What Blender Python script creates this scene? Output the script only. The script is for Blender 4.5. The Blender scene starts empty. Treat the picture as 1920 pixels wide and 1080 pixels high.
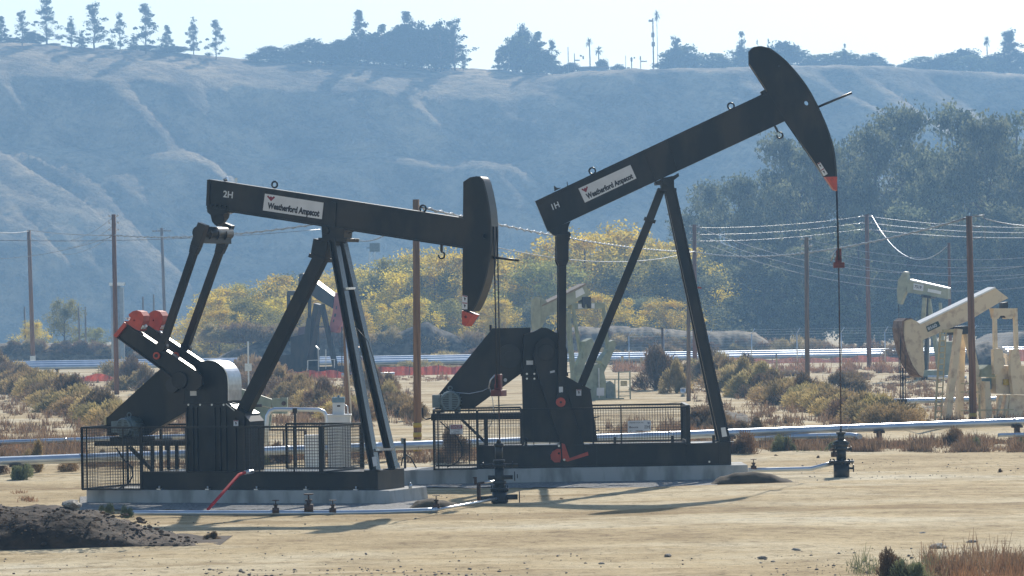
import bpy, math, random
import numpy as np
from mathutils import Vector, Matrix, noise
from mathutils.geometry import tessellate_polygon
R = math.radians
C = bpy.context.scene
COL = C.collection

# ---------------------------------------------------------------- camera
FPX = 7200.0; CAMZ = 4.07; YH = 600.0
cam_d = bpy.data.cameras.new('camera'); cam = bpy.data.objects.new('camera', cam_d); COL.objects.link(cam)
cam_d.sensor_width = 36.0; cam_d.lens = 135.0; cam_d.clip_start = 1.0; cam_d.clip_end = 6000.0
MC = (Matrix.Rotation(R(90) + math.atan((YH - 540) / FPX), 3, 'X') @ Matrix.Rotation(R(-0.9), 3, 'Z'))
cam.matrix_world = Matrix.Translation((0, 0, CAMZ)) @ MC.to_4x4()
C.camera = cam
C.render.resolution_x = 1024; C.render.resolution_y = 576

# ---------------------------------------------------------------- light
SUN_EL = R(31.0); SUN_AZ = R(15.0)          # azimuth measured from +Y towards +X
w = bpy.data.worlds.new('World'); C.world = w; w.use_nodes = True
nt = w.node_tree
sky = nt.nodes.new('ShaderNodeTexSky'); sky.sky_type = 'NISHITA'; sky.sun_disc = False
sky.sun_elevation = SUN_EL; sky.sun_rotation = SUN_AZ; sky.air_density = 1.0; sky.dust_density = 0.6; sky.ozone_density = 1.5
bg = nt.nodes['Background']; bg.inputs[1].default_value = 0.085
nt.links.new(sky.outputs[0], bg.inputs[0])
sd = bpy.data.lights.new('sun', 'SUN'); sd.energy = 4.2; sd.angle = R(0.5); sd.color = (1.0, 0.93, 0.82)
so = bpy.data.objects.new('sun', sd); COL.objects.link(so)
sdir = Vector((math.sin(SUN_AZ) * math.cos(SUN_EL), math.cos(SUN_AZ) * math.cos(SUN_EL), math.sin(SUN_EL)))
so.rotation_euler = sdir.to_track_quat('Z', 'Y').to_euler(); so.location = (0, 0, 120)
C.view_settings.view_transform = 'Standard'; C.view_settings.look = 'None'
C.view_settings.gamma = 1.0; C.view_settings.exposure = 0.45
C.cycles.max_bounces = 6; C.cycles.diffuse_bounces = 3; C.cycles.transparent_max_bounces = 12
C.cycles.volume_bounces = 1; C.cycles.sample_clamp_indirect = 6.0
C.cycles.use_denoising = True

# ---------------------------------------------------------------- picture -> place
CP = Vector((0, 0, CAMZ))
def ray(px, py):
    return MC @ Vector(((px - 960) / FPX, -(py - 540) / FPX, -1.0))
def P(px, py, D):
    d = ray(px, py); return CP + d * (D / d.y)
def G(px, py, z=0.0):
    d = ray(px, py); return CP + d * ((z - CAMZ) / d.z)
def ground_px(px, D, z=0.0):            # picture row of the ground at depth D
    x = (px - 960) / FPX * D
    v = MC.transposed() @ (Vector((x, D, z)) - CP)
    return 540 - FPX * v.y / (-v.z)
class Frame:
    """upright plane frame: x runs along the machine, y is lateral (away from the viewer), z up"""
    def __init__(s, origin, theta):
        s.o = Vector((origin.x, origin.y, 0)); s.th = theta
        s.u = Vector((math.cos(theta), -math.sin(theta), 0)); s.n = Vector((math.sin(theta), math.cos(theta), 0))
    def L(s, px, py, w=0.0):
        d = ray(px, py); t = ((s.o - CP).dot(s.n) + w) / d.dot(s.n)
        q = CP + d * t - s.o
        return (q.dot(s.u), q.z)
    def L3(s, px, py, w=0.0):
        u, z = s.L(px, py, w); return Vector((u, w, z))

# ---------------------------------------------------------------- materials
_m = {}
def mat(name, col, rough=0.6, metal=0.0, col2=None, scale=3.0, bump=0.0, stretch=(1, 1, 1), rnd=0.0, spec=0.5,
        trans=0.0, detail=6.0, lo=0.35, hi=0.65, coord='Object'):
    if name in _m: return _m[name]
    m = bpy.data.materials.new(name); m.use_nodes = True; n = m.node_tree; N = n.nodes; L = n.links
    b = N['Principled BSDF']; b.inputs['Roughness'].default_value = rough; b.inputs['Metallic'].default_value = metal
    b.inputs['Specular IOR Level'].default_value = spec
    out = None
    tc = N.new('ShaderNodeTexCoord'); mp = N.new('ShaderNodeMapping'); mp.inputs['Scale'].default_value = stretch
    L.new(tc.outputs[coord], mp.inputs[0])
    nz = N.new('ShaderNodeTexNoise'); nz.inputs['Scale'].default_value = scale; nz.inputs['Detail'].default_value = detail
    L.new(mp.outputs[0], nz.inputs['Vector'])
    rp = N.new('ShaderNodeValToRGB'); rp.color_ramp.elements[0].position = lo; rp.color_ramp.elements[1].position = hi
    c2 = col2 or tuple(c * 0.72 for c in col)
    rp.color_ramp.elements[0].color = (*c2, 1); rp.color_ramp.elements[1].color = (*col, 1)
    L.new(nz.outputs[0], rp.inputs[0]); out = rp.outputs[0]
    if rnd:
        oi = N.new('ShaderNodeObjectInfo'); hs = N.new('ShaderNodeHueSaturation')
        mr = N.new('ShaderNodeMapRange'); mr.inputs[3].default_value = 1 - rnd; mr.inputs[4].default_value = 1 + rnd
        L.new(oi.outputs['Random'], mr.inputs[0]); L.new(mr.outputs[0], hs.inputs['Value'])
        mh = N.new('ShaderNodeMath'); mh.operation = 'MULTIPLY_ADD'; mh.inputs[1].default_value = 0.05 * min(1, rnd * 3); mh.inputs[2].default_value = 0.5 - 0.025 * min(1, rnd * 3)
        L.new(oi.outputs['Random'], mh.inputs[0]); L.new(mh.outputs[0], hs.inputs['Hue'])
        L.new(out, hs.inputs['Color']); out = hs.outputs[0]
    L.new(out, b.inputs['Base Color'])
    if bump:
        bp = N.new('ShaderNodeBump'); bp.inputs['Strength'].default_value = bump; bp.inputs['Distance'].default_value = 0.05
        L.new(nz.outputs[0], bp.inputs['Height']); L.new(bp.outputs[0], b.inputs['Normal'])
    if trans:
        t = N.new('ShaderNodeBsdfTranslucent'); L.new(out, t.inputs[0])
        mx = N.new('ShaderNodeMixShader'); mx.inputs[0].default_value = trans
        L.new(b.outputs[0], mx.inputs[1]); L.new(t.outputs[0], mx.inputs[2])
        L.new(mx.outputs[0], N['Material Output'].inputs[0])
    _m[name] = m; return m

BLACK = mat('black_paint', (0.008, 0.010, 0.012), 0.36, 0.0, (0.036, 0.029, 0.023), 1.6, 0.05, (1, 1, 0.45), spec=0.32, detail=12, lo=.38, hi=.56)
BLACK2 = mat('black_paint_worn', (0.028, 0.028, 0.028), 0.42, 0.0, (0.018, 0.019, 0.02), 5, 0.05)
REDP = mat('red_paint', (0.62, 0.085, 0.045), 0.42, 0.0, (0.45, 0.07, 0.045), 6)
WHITEP = mat('white_sign', (0.72, 0.73, 0.75), 0.4, 0.0, (0.64, 0.65, 0.67), 4)
INK = mat('black_lettering', (0.02, 0.02, 0.025), 0.5)
MAROON = mat('maroon_mark', (0.28, 0.015, 0.04), 0.5)
WLET = mat('white_lettering', (0.66, 0.68, 0.7), 0.5)
GALV = mat('galvanised_steel', (0.68, 0.70, 0.73), 0.30, 0.85, (0.55, 0.57, 0.60), 8)
PIPE = mat('silver_pipe_wrap', (0.66, 0.72, 0.80), 0.34, 0.75, (0.50, 0.57, 0.66), 3, 0.15, (0.4, 1, 1))
WIREM = mat('fence_wire', (0.05, 0.05, 0.052), 0.45, 0.3)
CONC = mat('concrete', (0.48, 0.48, 0.46), 0.9, 0, (0.27, 0.27, 0.25), 2.6, 0.4, (1, 1, 0.30), detail=12, lo=.36, hi=.56)
MOTOR = mat('grey_motor_paint', (0.20, 0.25, 0.25), 0.45, 0.0, (0.14, 0.18, 0.18), 6)
RUST = mat('rusty_steel', (0.11, 0.06, 0.04), 0.75, 0.2, (0.05, 0.035, 0.03), 9, 0.2)
WOOD = mat('pole_wood', (0.30, 0.17, 0.105), 0.85, 0, (0.15, 0.085, 0.055), 5, 0.4, (3, 3, 0.12), rnd=0.2)
WOODG = mat('grey_pole_wood', (0.36, 0.27, 0.19), 0.85, 0, (0.14, 0.11, 0.09), 5, 0.4, (3, 3, 0.12), rnd=0.15)
YEL = mat('yellow_paint', (0.65, 0.45, 0.05), 0.5)
YELP = mat('pale_yellow_paint', (0.62, 0.52, 0.28), 0.5, 0, (0.45, 0.36, 0.2), 6)
BEIGE = mat('beige_paint', (0.80, 0.66, 0.45), 0.5, 0, (0.52, 0.38, 0.25), 3.5, lo=0.3, hi=0.5)
GREENP = mat('pale_green_paint', (0.37, 0.40, 0.28), 0.5, 0, (0.25, 0.28, 0.20), 3)
GLOSSB = mat('glossy_black_paint', (0.02, 0.022, 0.025), 0.2, 0.0, (0.03, 0.03, 0.03), 3, spec=1.0)
OLIVEP = mat('faded_green_paint', (0.42, 0.43, 0.30), 0.5, 0, (0.30, 0.31, 0.22), 3)
BANDB = mat('brown_band', (0.12, 0.06, 0.04), 0.6, 0, (0.3, 0.2, 0.14), 5)
DGREEN = mat('dark_green_sign', (0.03, 0.07, 0.06), 0.5)
CREAM = mat('cabinet_white', (0.86, 0.87, 0.86), 0.45, 0, (0.78, 0.79, 0.77), 3)
GLASS = mat('sky_blue_panel', (0.25, 0.4, 0.5), 0.25)
CABLE = mat('black_cable', (0.02, 0.02, 0.022), 0.5)
LWIRE = mat('aluminium_wire', (0.42, 0.45, 0.5), 0.4, 0.8)
DWIRE = mat('weathered_cable', (0.08, 0.09, 0.10), 0.35, 0.5, (0.20, 0.21, 0.23), 1.2, lo=0.45, hi=0.6)
NETF = mat('faded_netting', (0.62, 0.24, 0.17), 0.7, 0, (0.42, 0.22, 0.16), 1.0, 0.3, trans=0.3)
NET = mat('orange_netting', (0.62, 0.13, 0.075), 0.7, 0, (0.42, 0.13, 0.09), 1.5, 0.3, trans=0.35)

# ---------------------------------------------------------------- mesh tools
class MB:
    def __init__(s): s.v = []; s.f = []; s.sm = []
    def add(s, vs, fs, smooth=False):
        o = len(s.v); s.v += [tuple(v) for v in vs]
        for f in fs: s.f.append([i + o for i in f]); s.sm.append(smooth)
        return s
    def box(s, a, b):
        x0, y0, z0 = a; x1, y1, z1 = b
        vs = [(x0, y0, z0), (x1, y0, z0), (x1, y1, z0), (x0, y1, z0), (x0, y0, z1), (x1, y0, z1), (x1, y1, z1), (x0, y1, z1)]
        return s.add(vs, [(0, 3, 2, 1), (4, 5, 6, 7), (0, 1, 5, 4), (1, 2, 6, 5), (2, 3, 7, 6), (3, 0, 4, 7)])
    def prism(s, pts, w0, w1, holes=()):
        """outline in (x, z), extruded in y from w0 to w1, with optional through holes"""
        loops = [list(pts)] + [list(h) for h in holes]
        flat = [p for l in loops for p in l]; n = len(flat)
        tris = tessellate_polygon([[Vector((p[0], p[1], 0)) for p in l] for l in loops])
        vs = [(p[0], w0, p[1]) for p in flat] + [(p[0], w1, p[1]) for p in flat]
        fs = [tuple(t) for t in tris] + [tuple(i + n for i in reversed(t)) for t in tris]
        k = 0
        for l in loops:
            m = len(l)
            for i in range(m):
                a, b = k + i, k + (i + 1) % m; fs.append((a, b, b + n, a + n))
            k += m
        return s.add(vs, fs)
    def hexa(s, q0, q1):
        vs = list(q0) + list(q1)
        return s.add(vs, [(3, 2, 1, 0), (4, 5, 6, 7), (0, 1, 5, 4), (1, 2, 6, 5), (2, 3, 7, 6), (3, 0, 4, 7)])
    def bar(s, p0, p1, wid, dep, side=(0, 1, 0), wid1=None):
        p0 = Vector(p0); p1 = Vector(p1); d = (p1 - p0).normalized(); b = Vector(side); b = (b - d * b.dot(d)).normalized()
        a = d.cross(b); w1 = wid if wid1 is None else wid1
        q = lambda p, w_: [p + a * (w_ / 2 * i) + b * (dep / 2 * j) for i, j in ((-1, -1), (1, -1), (1, 1), (-1, 1))]
        return s.hexa(q(p0, wid), q(p1, w1))
    def hbeam(s, p0, p1, wid, dep, side=(0, 1, 0), t=0.03):
        """rolled section: flanges face along the lateral side vector's normal"""
        p0 = Vector(p0); p1 = Vector(p1); d = (p1 - p0).normalized(); b = Vector(side); b = (b - d * b.dot(d)).normalized()
        a = d.cross(b)
        s.bar(p0 + a * (wid / 2 - t / 2), p1 + a * (wid / 2 - t / 2), t, dep, side)
        s.bar(p0 - a * (wid / 2 - t / 2), p1 - a * (wid / 2 - t / 2), t, dep, side)
        return s.bar(p0, p1, wid - 2 * t, t, side)
    def cyl(s, p0, p1, r0, r1=None, n=12, caps=True):
        p0 = Vector(p0); p1 = Vector(p1); r1 = r0 if r1 is None else r1
        d = (p1 - p0).normalized(); a = d.orthogonal().normalized(); b = d.cross(a)
        vs = []
        for p, r in ((p0, r0), (p1, r1)):
            for i in range(n):
                t = 2 * math.pi * i / n; vs.append(p + (a * math.cos(t) + b * math.sin(t)) * r)
        o = len(s.v)
        s.add(vs, [(i, (i + 1) % n, n + (i + 1) % n, n + i) for i in range(n)], True)
        if caps:
            s.f.append([o + i for i in reversed(range(n))]); s.sm.append(False)
            s.f.append([o + n + i for i in range(n)]); s.sm.append(False)
        return s
    def tube(s, pts, r, n=8, r1=None):
        pts = [Vector(p) for p in pts]; m = len(pts); vs = []; a = None
        for i, p in enumerate(pts):
            d = (pts[min(i + 1, m - 1)] - pts[max(i - 1, 0)]).normalized()
            a = d.orthogonal().normalized() if a is None else (a - d * a.dot(d)).normalized()
            b = d.cross(a); rr = r if r1 is None else r + (r1 - r) * i / (m - 1)
            for k in range(n):
                t = 2 * math.pi * k / n; vs.append(p + (a * math.cos(t) + b * math.sin(t)) * rr)
        fs = [(i * n + k, i * n + (k + 1) % n, (i + 1) * n + (k + 1) % n, (i + 1) * n + k) for i in range(m - 1) for k in range(n)]
        s.add(vs, fs, True); o = len(s.v) - len(vs)
        s.f.append([o + k for k in reversed(range(n))]); s.sm.append(False)
        s.f.append([o + (m - 1) * n + k for k in range(n)]); s.sm.append(False)
        return s
    def ring(s, c, r, t, ax='y', n=20):
        c = Vector(c); pts = []
        for i in range(n + 1):
            q = 2 * math.pi * i / n
            pts.append(c + (Vector((math.cos(q) * r, 0, math.sin(q) * r)) if ax == 'y' else Vector((0, math.cos(q) * r, math.sin(q) * r))))
        return s.tube(pts, t, 6)
    def build(s, name, m, parent=None, bevel=0.0):
        me = bpy.data.meshes.new(name); me.from_pydata(s.v, [], s.f); me.materials.append(m)
        me.polygons.foreach_set('use_smooth', s.sm); me.update()
        o = bpy.data.objects.new(name, me); COL.objects.link(o)
        if parent: o.parent = parent
        if bevel:
            b = o.modifiers.new('edge', 'BEVEL'); b.width = bevel; b.segments = 2; b.limit_method = 'ANGLE'
        return o
def circ(c, r, n=16): return [(c[0] + r * math.cos(2 * math.pi * i / n), c[1] + r * math.sin(2 * math.pi * i / n)) for i in range(n)]
def tag(o, label, cat, group=None):
    o['label'] = label; o['category'] = cat
    if group: o['group'] = group
    return o
def thing(name, label, cat, loc=(0, 0, 0), rz=0.0, group=None):
    o = bpy.data.objects.new(name, None); COL.objects.link(o); o.location = loc; o.rotation_euler = (0, 0, rz); o.empty_display_size = 0.3
    return tag(o, label, cat, group)
def struct(o, kind='structure'): o['kind'] = kind; return o
def npmesh(name, V, F, m, smooth=False):
    V = np.asarray(V, dtype=np.float32); F = np.asarray(F, dtype=np.int32); k = F.shape[1]
    me = bpy.data.meshes.new(name); me.vertices.add(len(V)); me.vertices.foreach_set('co', V.ravel())
    me.loops.add(F.size); me.loops.foreach_set('vertex_index', F.ravel())
    me.polygons.add(len(F)); me.polygons.foreach_set('loop_start', np.arange(0, F.size, k, dtype=np.int32))
    me.polygons.foreach_set('use_smooth', np.full(len(F), smooth))
    me.update(calc_edges=True); me.materials.append(m); return me
def link(name, me, parent=None, loc=None, rz=0, sc=None):
    o = bpy.data.objects.new(name, me); COL.objects.link(o); o.parent = parent
    if loc is not None: o.location = loc
    o.rotation_euler = (0, 0, rz)
    if sc is not None: o.scale = sc
    return o
def dup(root, loc, rz=None, sc=None, label=None, group=None):
    r = root.copy(); COL.objects.link(r); r.location = loc
    if rz is not None: r.rotation_euler = (0, 0, rz)
    if sc is not None: r.scale = sc
    if label: r['label'] = label
    if group: r['group'] = group
    for ch in list(root.children):
        c = ch.copy(); COL.objects.link(c); c.parent = r
        for g in list(ch.children):
            d = g.copy(); COL.objects.link(d); d.parent = c
    return r
_tc = {}
def text_flat(string, bold=0.0):
    """letter outlines as flat polygons, normalised to 0..1 in both directions"""
    if (string, bold) in _tc: return _tc[(string, bold)]
    cu = bpy.data.curves.new('lettering', 'FONT'); cu.body = string; cu.offset = bold; cu.resolution_u = 3
    ob = bpy.data.objects.new('lettering_source', cu); COL.objects.link(ob)
    dg = bpy.context.evaluated_depsgraph_get(); me = bpy.data.meshes.new_from_object(ob.evaluated_get(dg))
    vs = [(v.co.x, v.co.y) for v in me.vertices]; fs = [list(p.vertices) for p in me.polygons]
    bpy.data.objects.remove(ob); bpy.data.curves.remove(cu); bpy.data.meshes.remove(me)
    x0 = min(v[0] for v in vs); x1 = max(v[0] for v in vs); y0 = min(v[1] for v in vs); y1 = max(v[1] for v in vs)
    vs = [((x - x0) / (x1 - x0), (y - y0) / (y1 - y0)) for x, y in vs]
    _tc[(string, bold)] = (vs, fs); return vs, fs
def quad_text(mb, fr, string, q, w, bold=0.02, t=0.006):
    """lettering fitted to the quad q = TL, TR, BR, BL (picture px on the plane w of frame fr), a few mm thick"""
    vs, fs = text_flat(string, bold)
    c = [Vector(fr.L(x, y, w)) for x, y in q]
    out = []
    for a, b in vs:
        p = (c[3] * (1 - a) + c[2] * a) * (1 - b) + (c[0] * (1 - a) + c[1] * a) * b; out.append((p.x, w, p.y))
    n = len(out); out2 = out + [(x, y + t, z) for x, y, z in out]
    cnt = {}
    for f in fs:
        for i in range(len(f)):
            e = (f[i], f[(i + 1) % len(f)]); cnt[e] = 1
    side = [(a, b, b + n, a + n) for (a, b) in cnt if (b, a) not in cnt]
    mb.add(out2, [tuple(f) for f in fs] + side)
    return mb
# ---------------------------------------------------------------- ground and hill
def nodes_ground(name, cols, grass=None):
    m = bpy.data.materials.new(name); m.use_nodes = True; N = m.node_tree.nodes; L = m.node_tree.links
    b = N['Principled BSDF']; b.inputs['Roughness'].default_value = 0.95; b.inputs['Specular IOR Level'].default_value = 0.15
    tc = N.new('ShaderNodeTexCoord')
    def nz(scale, stretch, det=8, rough=0.55, rot=0):
        mp = N.new('ShaderNodeMapping'); mp.inputs['Scale'].default_value = stretch; mp.inputs['Rotation'].default_value = (0, 0, rot)
        L.new(tc.outputs['Object'], mp.inputs[0]); t = N.new('ShaderNodeTexNoise'); t.inputs['Scale'].default_value = scale
        t.inputs['Detail'].default_value = det; t.inputs['Roughness'].default_value = rough; L.new(mp.outputs[0], t.inputs['Vector']); return t.outputs[0]
    def ramp(src, stops):
        r = N.new('ShaderNodeValToRGB'); e = r.color_ramp.elements
        while len(e) < len(stops): e.new(0.5)
        for i, (p, c) in enumerate(stops): e[i].position = p; e[i].color = (*c, 1)
        L.new(src, r.inputs[0]); return r.outputs[0]
    def mix(f, a, c, mode='MIX'):
        x = N.new('ShaderNodeMix'); x.data_type = 'RGBA'; x.blend_type = mode
        if isinstance(f, float): x.inputs[0].default_value = f
        else: L.new(f, x.inputs[0])
        L.new(a, x.inputs[6]); L.new(c, x.inputs[7]); return x.outputs[2]
    return m, N, L, b, nz, ramp, mix
m, N, L, b, nz, ramp, mix = nodes_ground('dry_dirt', None)
base = ramp(nz(0.16, (0.55, 0.75, 1), 9, 0.65, 0.3), [(0.30, (0.38, 0.275, 0.14)), (0.47, (0.58, 0.455, 0.26)), (0.58, (0.66, 0.56, 0.37)), (0.70, (0.72, 0.66, 0.51))])
streak = ramp(nz(0.7, (0.55, 0.6, 1), 11, 0.74, 0.10), [(0.36, (0.60, 0.55, 0.48)), (0.54, (1, 1, 1))])
fine = ramp(nz(3.6, (0.8, 0.55, 1), 10, 0.78, 0.04), [(0.36, (0.42, 0.38, 0.33)), (0.50, (1, 1, 1))])
ruts = ramp(nz(0.30, (0.07, 0.9, 1), 7, 0.62, -0.12), [(0.40, (0.70, 0.64, 0.55)), (0.46, (1, 1, 1)), (0.60, (1, 1, 1)), (0.66, (1.12, 1.12, 1.15))])
speck = ramp(nz(22.0, (1, 0.35, 1), 3, 0.6), [(0.30, (0.45, 0.43, 0.4)), (0.40, (1, 1, 1))])
c = mix(0.8, base, streak, 'MULTIPLY'); c = mix(0.75, c, fine, 'MULTIPLY'); c = mix(0.65, c, speck, 'MULTIPLY'); c = mix(0.9, c, ruts, 'MULTIPLY')
L.new(c, b.inputs['Base Color'])
bp = N.new('ShaderNodeBump'); bp.inputs['Strength'].default_value = 0.8; bp.inputs['Distance'].default_value = 0.09
L.new(nz(2.6, (0.8, 0.6, 1), 12, 0.72), bp.inputs['Height']); L.new(bp.outputs[0], b.inputs['Normal'])
DIRT = m

FLAT = []      # (x, y, r): keep the ground level there
def gz(x, y):
    s = 0.10 * noise.noise(Vector((x * 0.06, y * 0.09, 3.1))) + 0.035 * noise.noise(Vector((x * 0.35, y * 0.9, 1.7)))
    s += 0.02 * noise.noise(Vector((x * 1.0, y * 2.2, 0.2)))
    k = 1.0
    for fx, fy, rx, ry in FLAT:
        d = math.hypot((x - fx) / rx, (y - fy) / ry)
        k = min(k, max(0.0, min(1.0, (d - 1.0) * 2)))
    return s * k - 0.02 * (1 - k)
p1 = G(1080, 905); p2 = G(450, 945)
FLAT.append((p1.x + 0.5, p1.y + 1.0, 6.6, 3.0)); FLAT.append((p2.x - 0.5, p2.y + 1.0, 6.0, 3.2))
ys = [-60, -30, -10, 10, 25, 40, 50]; y = 55.0
while y < 118: ys.append(y); y += 0.35 if y < 105 else 0.6
while y < 1750: ys.append(y); y *= 1.03
xs = []; x = 0.0
while x < 14: xs.append(x); x += 0.35
while x < 820: xs.append(x); x = x * 1.13 + 0.2
xs = [-a for a in reversed(xs[1:])] + xs
V = []; F = []
nx = len(xs)
for yy in ys:
    for xx in xs: V.append((xx, yy, gz(xx, yy)))
for j in range(len(ys) - 1):
    for i in range(nx - 1):
        a = j * nx + i; F.append((a, a + 1, a + nx + 1, a + nx))
ground = link('ground', npmesh('ground', V, F, DIRT, True)); struct(ground)

# grey gravel strips round the two bases
gravelm = mat('grey_gravel', (0.34, 0.34, 0.33), 0.95, 0, (0.10, 0.10, 0.10), 14, 0.8, lo=0.35, hi=0.6, detail=4)

# the bluff: a height field seen from its shaded side
crest_px = [(-900, 70), (-300, 76), (0, 92), (100, 97), (180, 104), (240, 106), (400, 116), (520, 124), (640, 127), (760, 133), (900, 139), (1020, 143),
            (1120, 146), (1220, 146), (1300, 140), (1420, 136), (1560, 134), (1700, 138), (1800, 140), (1900, 146), (2060, 168), (2400, 200), (3000, 205)]
FOOT = 690.0; RUN = 92.0; KH = 1.45      # the bluff is laid out at FOOT..FOOT+RUN and stands KH times as far and as high
def crest_y(x): return FOOT + RUN + 10 * noise.noise(Vector((x * 0.012, 0.3, 9.0))) + 5 * noise.noise(Vector((x * 0.05, 0.3, 5.0)))
cz = []
for px, py in crest_px:
    kx = max(0.0, min(1.0, (px - 960) / 150)); q = P(px, py, FOOT + RUN + 22 * (1 - kx) + 1.5 * kx); cz.append((q.x, q.z))
def crest_z(x):
    if x <= cz[0][0]: return cz[0][1]
    for (a, za), (b_, zb) in zip(cz, cz[1:]):
        if x <= b_:
            t = (x - a) / (b_ - a); return za + (zb - za) * t
    return cz[-1][1]
PROF = [(0, 0), (0.12, 0.07), (0.60, 0.58), (0.66, 0.612), (0.70, 0.62), (0.90, 0.865), (0.965, 0.905), (1.06, 0.945), (1.24, 1.0), (1.6, 1.005), (9, 1.02)]
PROFR = [(0, 0), (0.12, 0.08), (0.55, 0.54), (0.60, 0.565), (0.97, 0.985), (1.03, 1.0), (1.6, 1.0), (9, 1.0)]
def prof(t, PROF=PROF):
    if t <= 0: return 0.0
    for (a, za), (b_, zb) in zip(PROF, PROF[1:]):
        if t <= b_: return za + (zb - za) * (t - a) / (b_ - a)
    return PROF[-1][1]
def ridge(v): return 1 - abs(2 * noise.noise(v))
def hz(x, y): return KH * hz0(x / KH, y / KH)
def hz0(x, y):
    cy = crest_y(x); t = (y - (cy - RUN)) / RUN
    sdn = cy - y                                  # metres down from the lip
    q = x - 0.75 * sdn
    mask = max(0.0, min(1.0, t * 3)) * max(0.0, min(1.0, (1.02 - t) * 4))
    big = noise.noise(Vector((q * 0.016, sdn * 0.006, 2.0)))
    mid = ridge(Vector((q * 0.055, sdn * 0.010, 7.0))) - 0.6
    sm = ridge(Vector((q * 0.20, sdn * 0.03, 4.0))) - 0.6
    t2 = t + mask * (0.13 * big + 0.042 * mid + 0.024 * sm)
    sp = math.exp(-((x + 92) / 20) ** 2); t2 += 0.22 * sp * max(0, 1 - t * 1.7) * min(1, max(0, t * 6))
    k = max(0.0, min(1.0, (x - 0) / 16)); z = crest_z(x) * (prof(t2) * (1 - k) + prof(t2, PROFR) * k)
    z += 0.30 * noise.noise(Vector((x * 0.3, y * 0.3, 1.0))) * min(1, max(0, t * 4)) + 0.9 * noise.noise(Vector((x * 0.06, y * 0.06, 8.0))) * min(1, max(0, t * 4)) * (0.3 if t > 1.2 else 1)
    return z if t > 0 else -0.6
hx = np.arange(-240, 240.1, 1.5); hy = list(np.arange(FOOT - 24, FOOT + RUN + 44, 1.35)) + list(np.arange(FOOT + RUN + 46, 1180, 12.0))
V = []; F = []; nx = len(hx)
for yy in hy:
    for xx in hx: V.append((float(xx) * KH, float(yy) * KH, KH * hz0(float(xx), float(yy))))
for j in range(len(hy) - 1):
    for i in range(nx - 1):
        a = j * nx + i; F.append((a, a + 1, a + nx + 1, a + nx))
m, N, L, b, nz, ramp, mix = nodes_ground('hill_grass', None)
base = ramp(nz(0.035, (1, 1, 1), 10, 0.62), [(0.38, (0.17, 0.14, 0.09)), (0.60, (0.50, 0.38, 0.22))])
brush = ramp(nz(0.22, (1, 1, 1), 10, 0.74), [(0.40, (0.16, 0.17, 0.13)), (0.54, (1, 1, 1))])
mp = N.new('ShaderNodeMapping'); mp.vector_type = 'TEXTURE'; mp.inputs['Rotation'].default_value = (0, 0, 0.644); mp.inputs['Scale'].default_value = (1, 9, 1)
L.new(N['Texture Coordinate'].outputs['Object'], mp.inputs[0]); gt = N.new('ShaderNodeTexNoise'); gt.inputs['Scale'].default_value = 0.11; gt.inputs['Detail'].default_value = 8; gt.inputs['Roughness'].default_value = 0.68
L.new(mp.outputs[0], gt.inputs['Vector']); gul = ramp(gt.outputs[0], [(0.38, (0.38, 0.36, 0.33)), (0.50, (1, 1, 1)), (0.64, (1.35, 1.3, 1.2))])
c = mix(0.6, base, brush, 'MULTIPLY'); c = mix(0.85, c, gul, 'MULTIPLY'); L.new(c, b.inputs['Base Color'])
bp = N.new('ShaderNodeBump'); bp.inputs['Strength'].default_value = 0.9; bp.inputs['Distance'].default_value = 1.6
L.new(nz(0.35, (1, 1, 1), 10, 0.7), bp.inputs['Height']); L.new(bp.outputs[0], b.inputs['Normal'])
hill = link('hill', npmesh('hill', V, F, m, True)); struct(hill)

# cut banks and heaps of earth beyond the pipes
EARTH = mat('dark_earth', (0.17, 0.135, 0.095), 0.95, 0, (0.05, 0.045, 0.035), 1.8, 1.0, lo=.40, hi=.60, detail=10)
TANE = mat('tan_earth', (0.34, 0.27, 0.18), 0.95, 0, (0.12, 0.095, 0.065), 1.5, 0.9, lo=.40, hi=.6, detail=10)
def bank(name, px0, px1, D, pytops, depth, m, seed):
    """a steep bank facing the viewer: top edge follows picture rows, falls gently away behind"""
    n = 160; V = []; F = []; K = [(0, 0), (0.012, 0.3), (0.03, 0.72), (0.055, 1.0), (0.12, 0.97), (0.5, 0.9), (1.0, 0.0)]
    for i in range(n + 1):
        s = i / n; px = px0 + (px1 - px0) * s
        k = s * (len(pytops) - 1); a = int(min(k, len(pytops) - 2)); t = k - a
        py = pytops[a] * (1 - t) + pytops[a + 1] * t
        q = P(px, py, D); h = max(0.02, q.z + 0.25 * noise.noise(Vector((px * 0.03, seed, 0))))
        edge = min(1, s * 8, (1 - s) * 8); h *= edge
        for kx, kz in K:
            yy = D - depth * 0.05 + depth * kx + (0.9 * noise.noise(Vector((px * 0.02, 0, seed))) + 0.35 * noise.noise(Vector((px * 0.11, kx * 9, seed))))
            V.append((q.x, yy, h * kz + (0.15 * noise.noise(Vector((q.x * 0.8, yy * 0.8, seed))) if 0 < kx < 1 else -0.3)))
    r = len(K)
    for i in range(n):
        for j in range(r - 1):
            a = i * r + j; F.append((a, a + r, a + r + 1, a + 1))
    o = link(name, npmesh(name, V, F, m, True)); struct(o); return o
bank('earth_bank', 380, 940, 372, [640, 650, 632, 618, 640, 628, 606, 636, 650], 60, EARTH, 1.3)
bank('earth_bank', 980, 1480, 380, [628, 616, 612, 614, 622, 622, 626], 80, TANE, 4.7)
bank('earth_bank', -200, 330, 420, [650, 652, 644, 646, 652, 650], 60, TANE, 8.1)
bank('earth_bank', 1840, 2500, 360, [628, 616, 606, 612, 606], 60, EARTH, 6.2)
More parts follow.
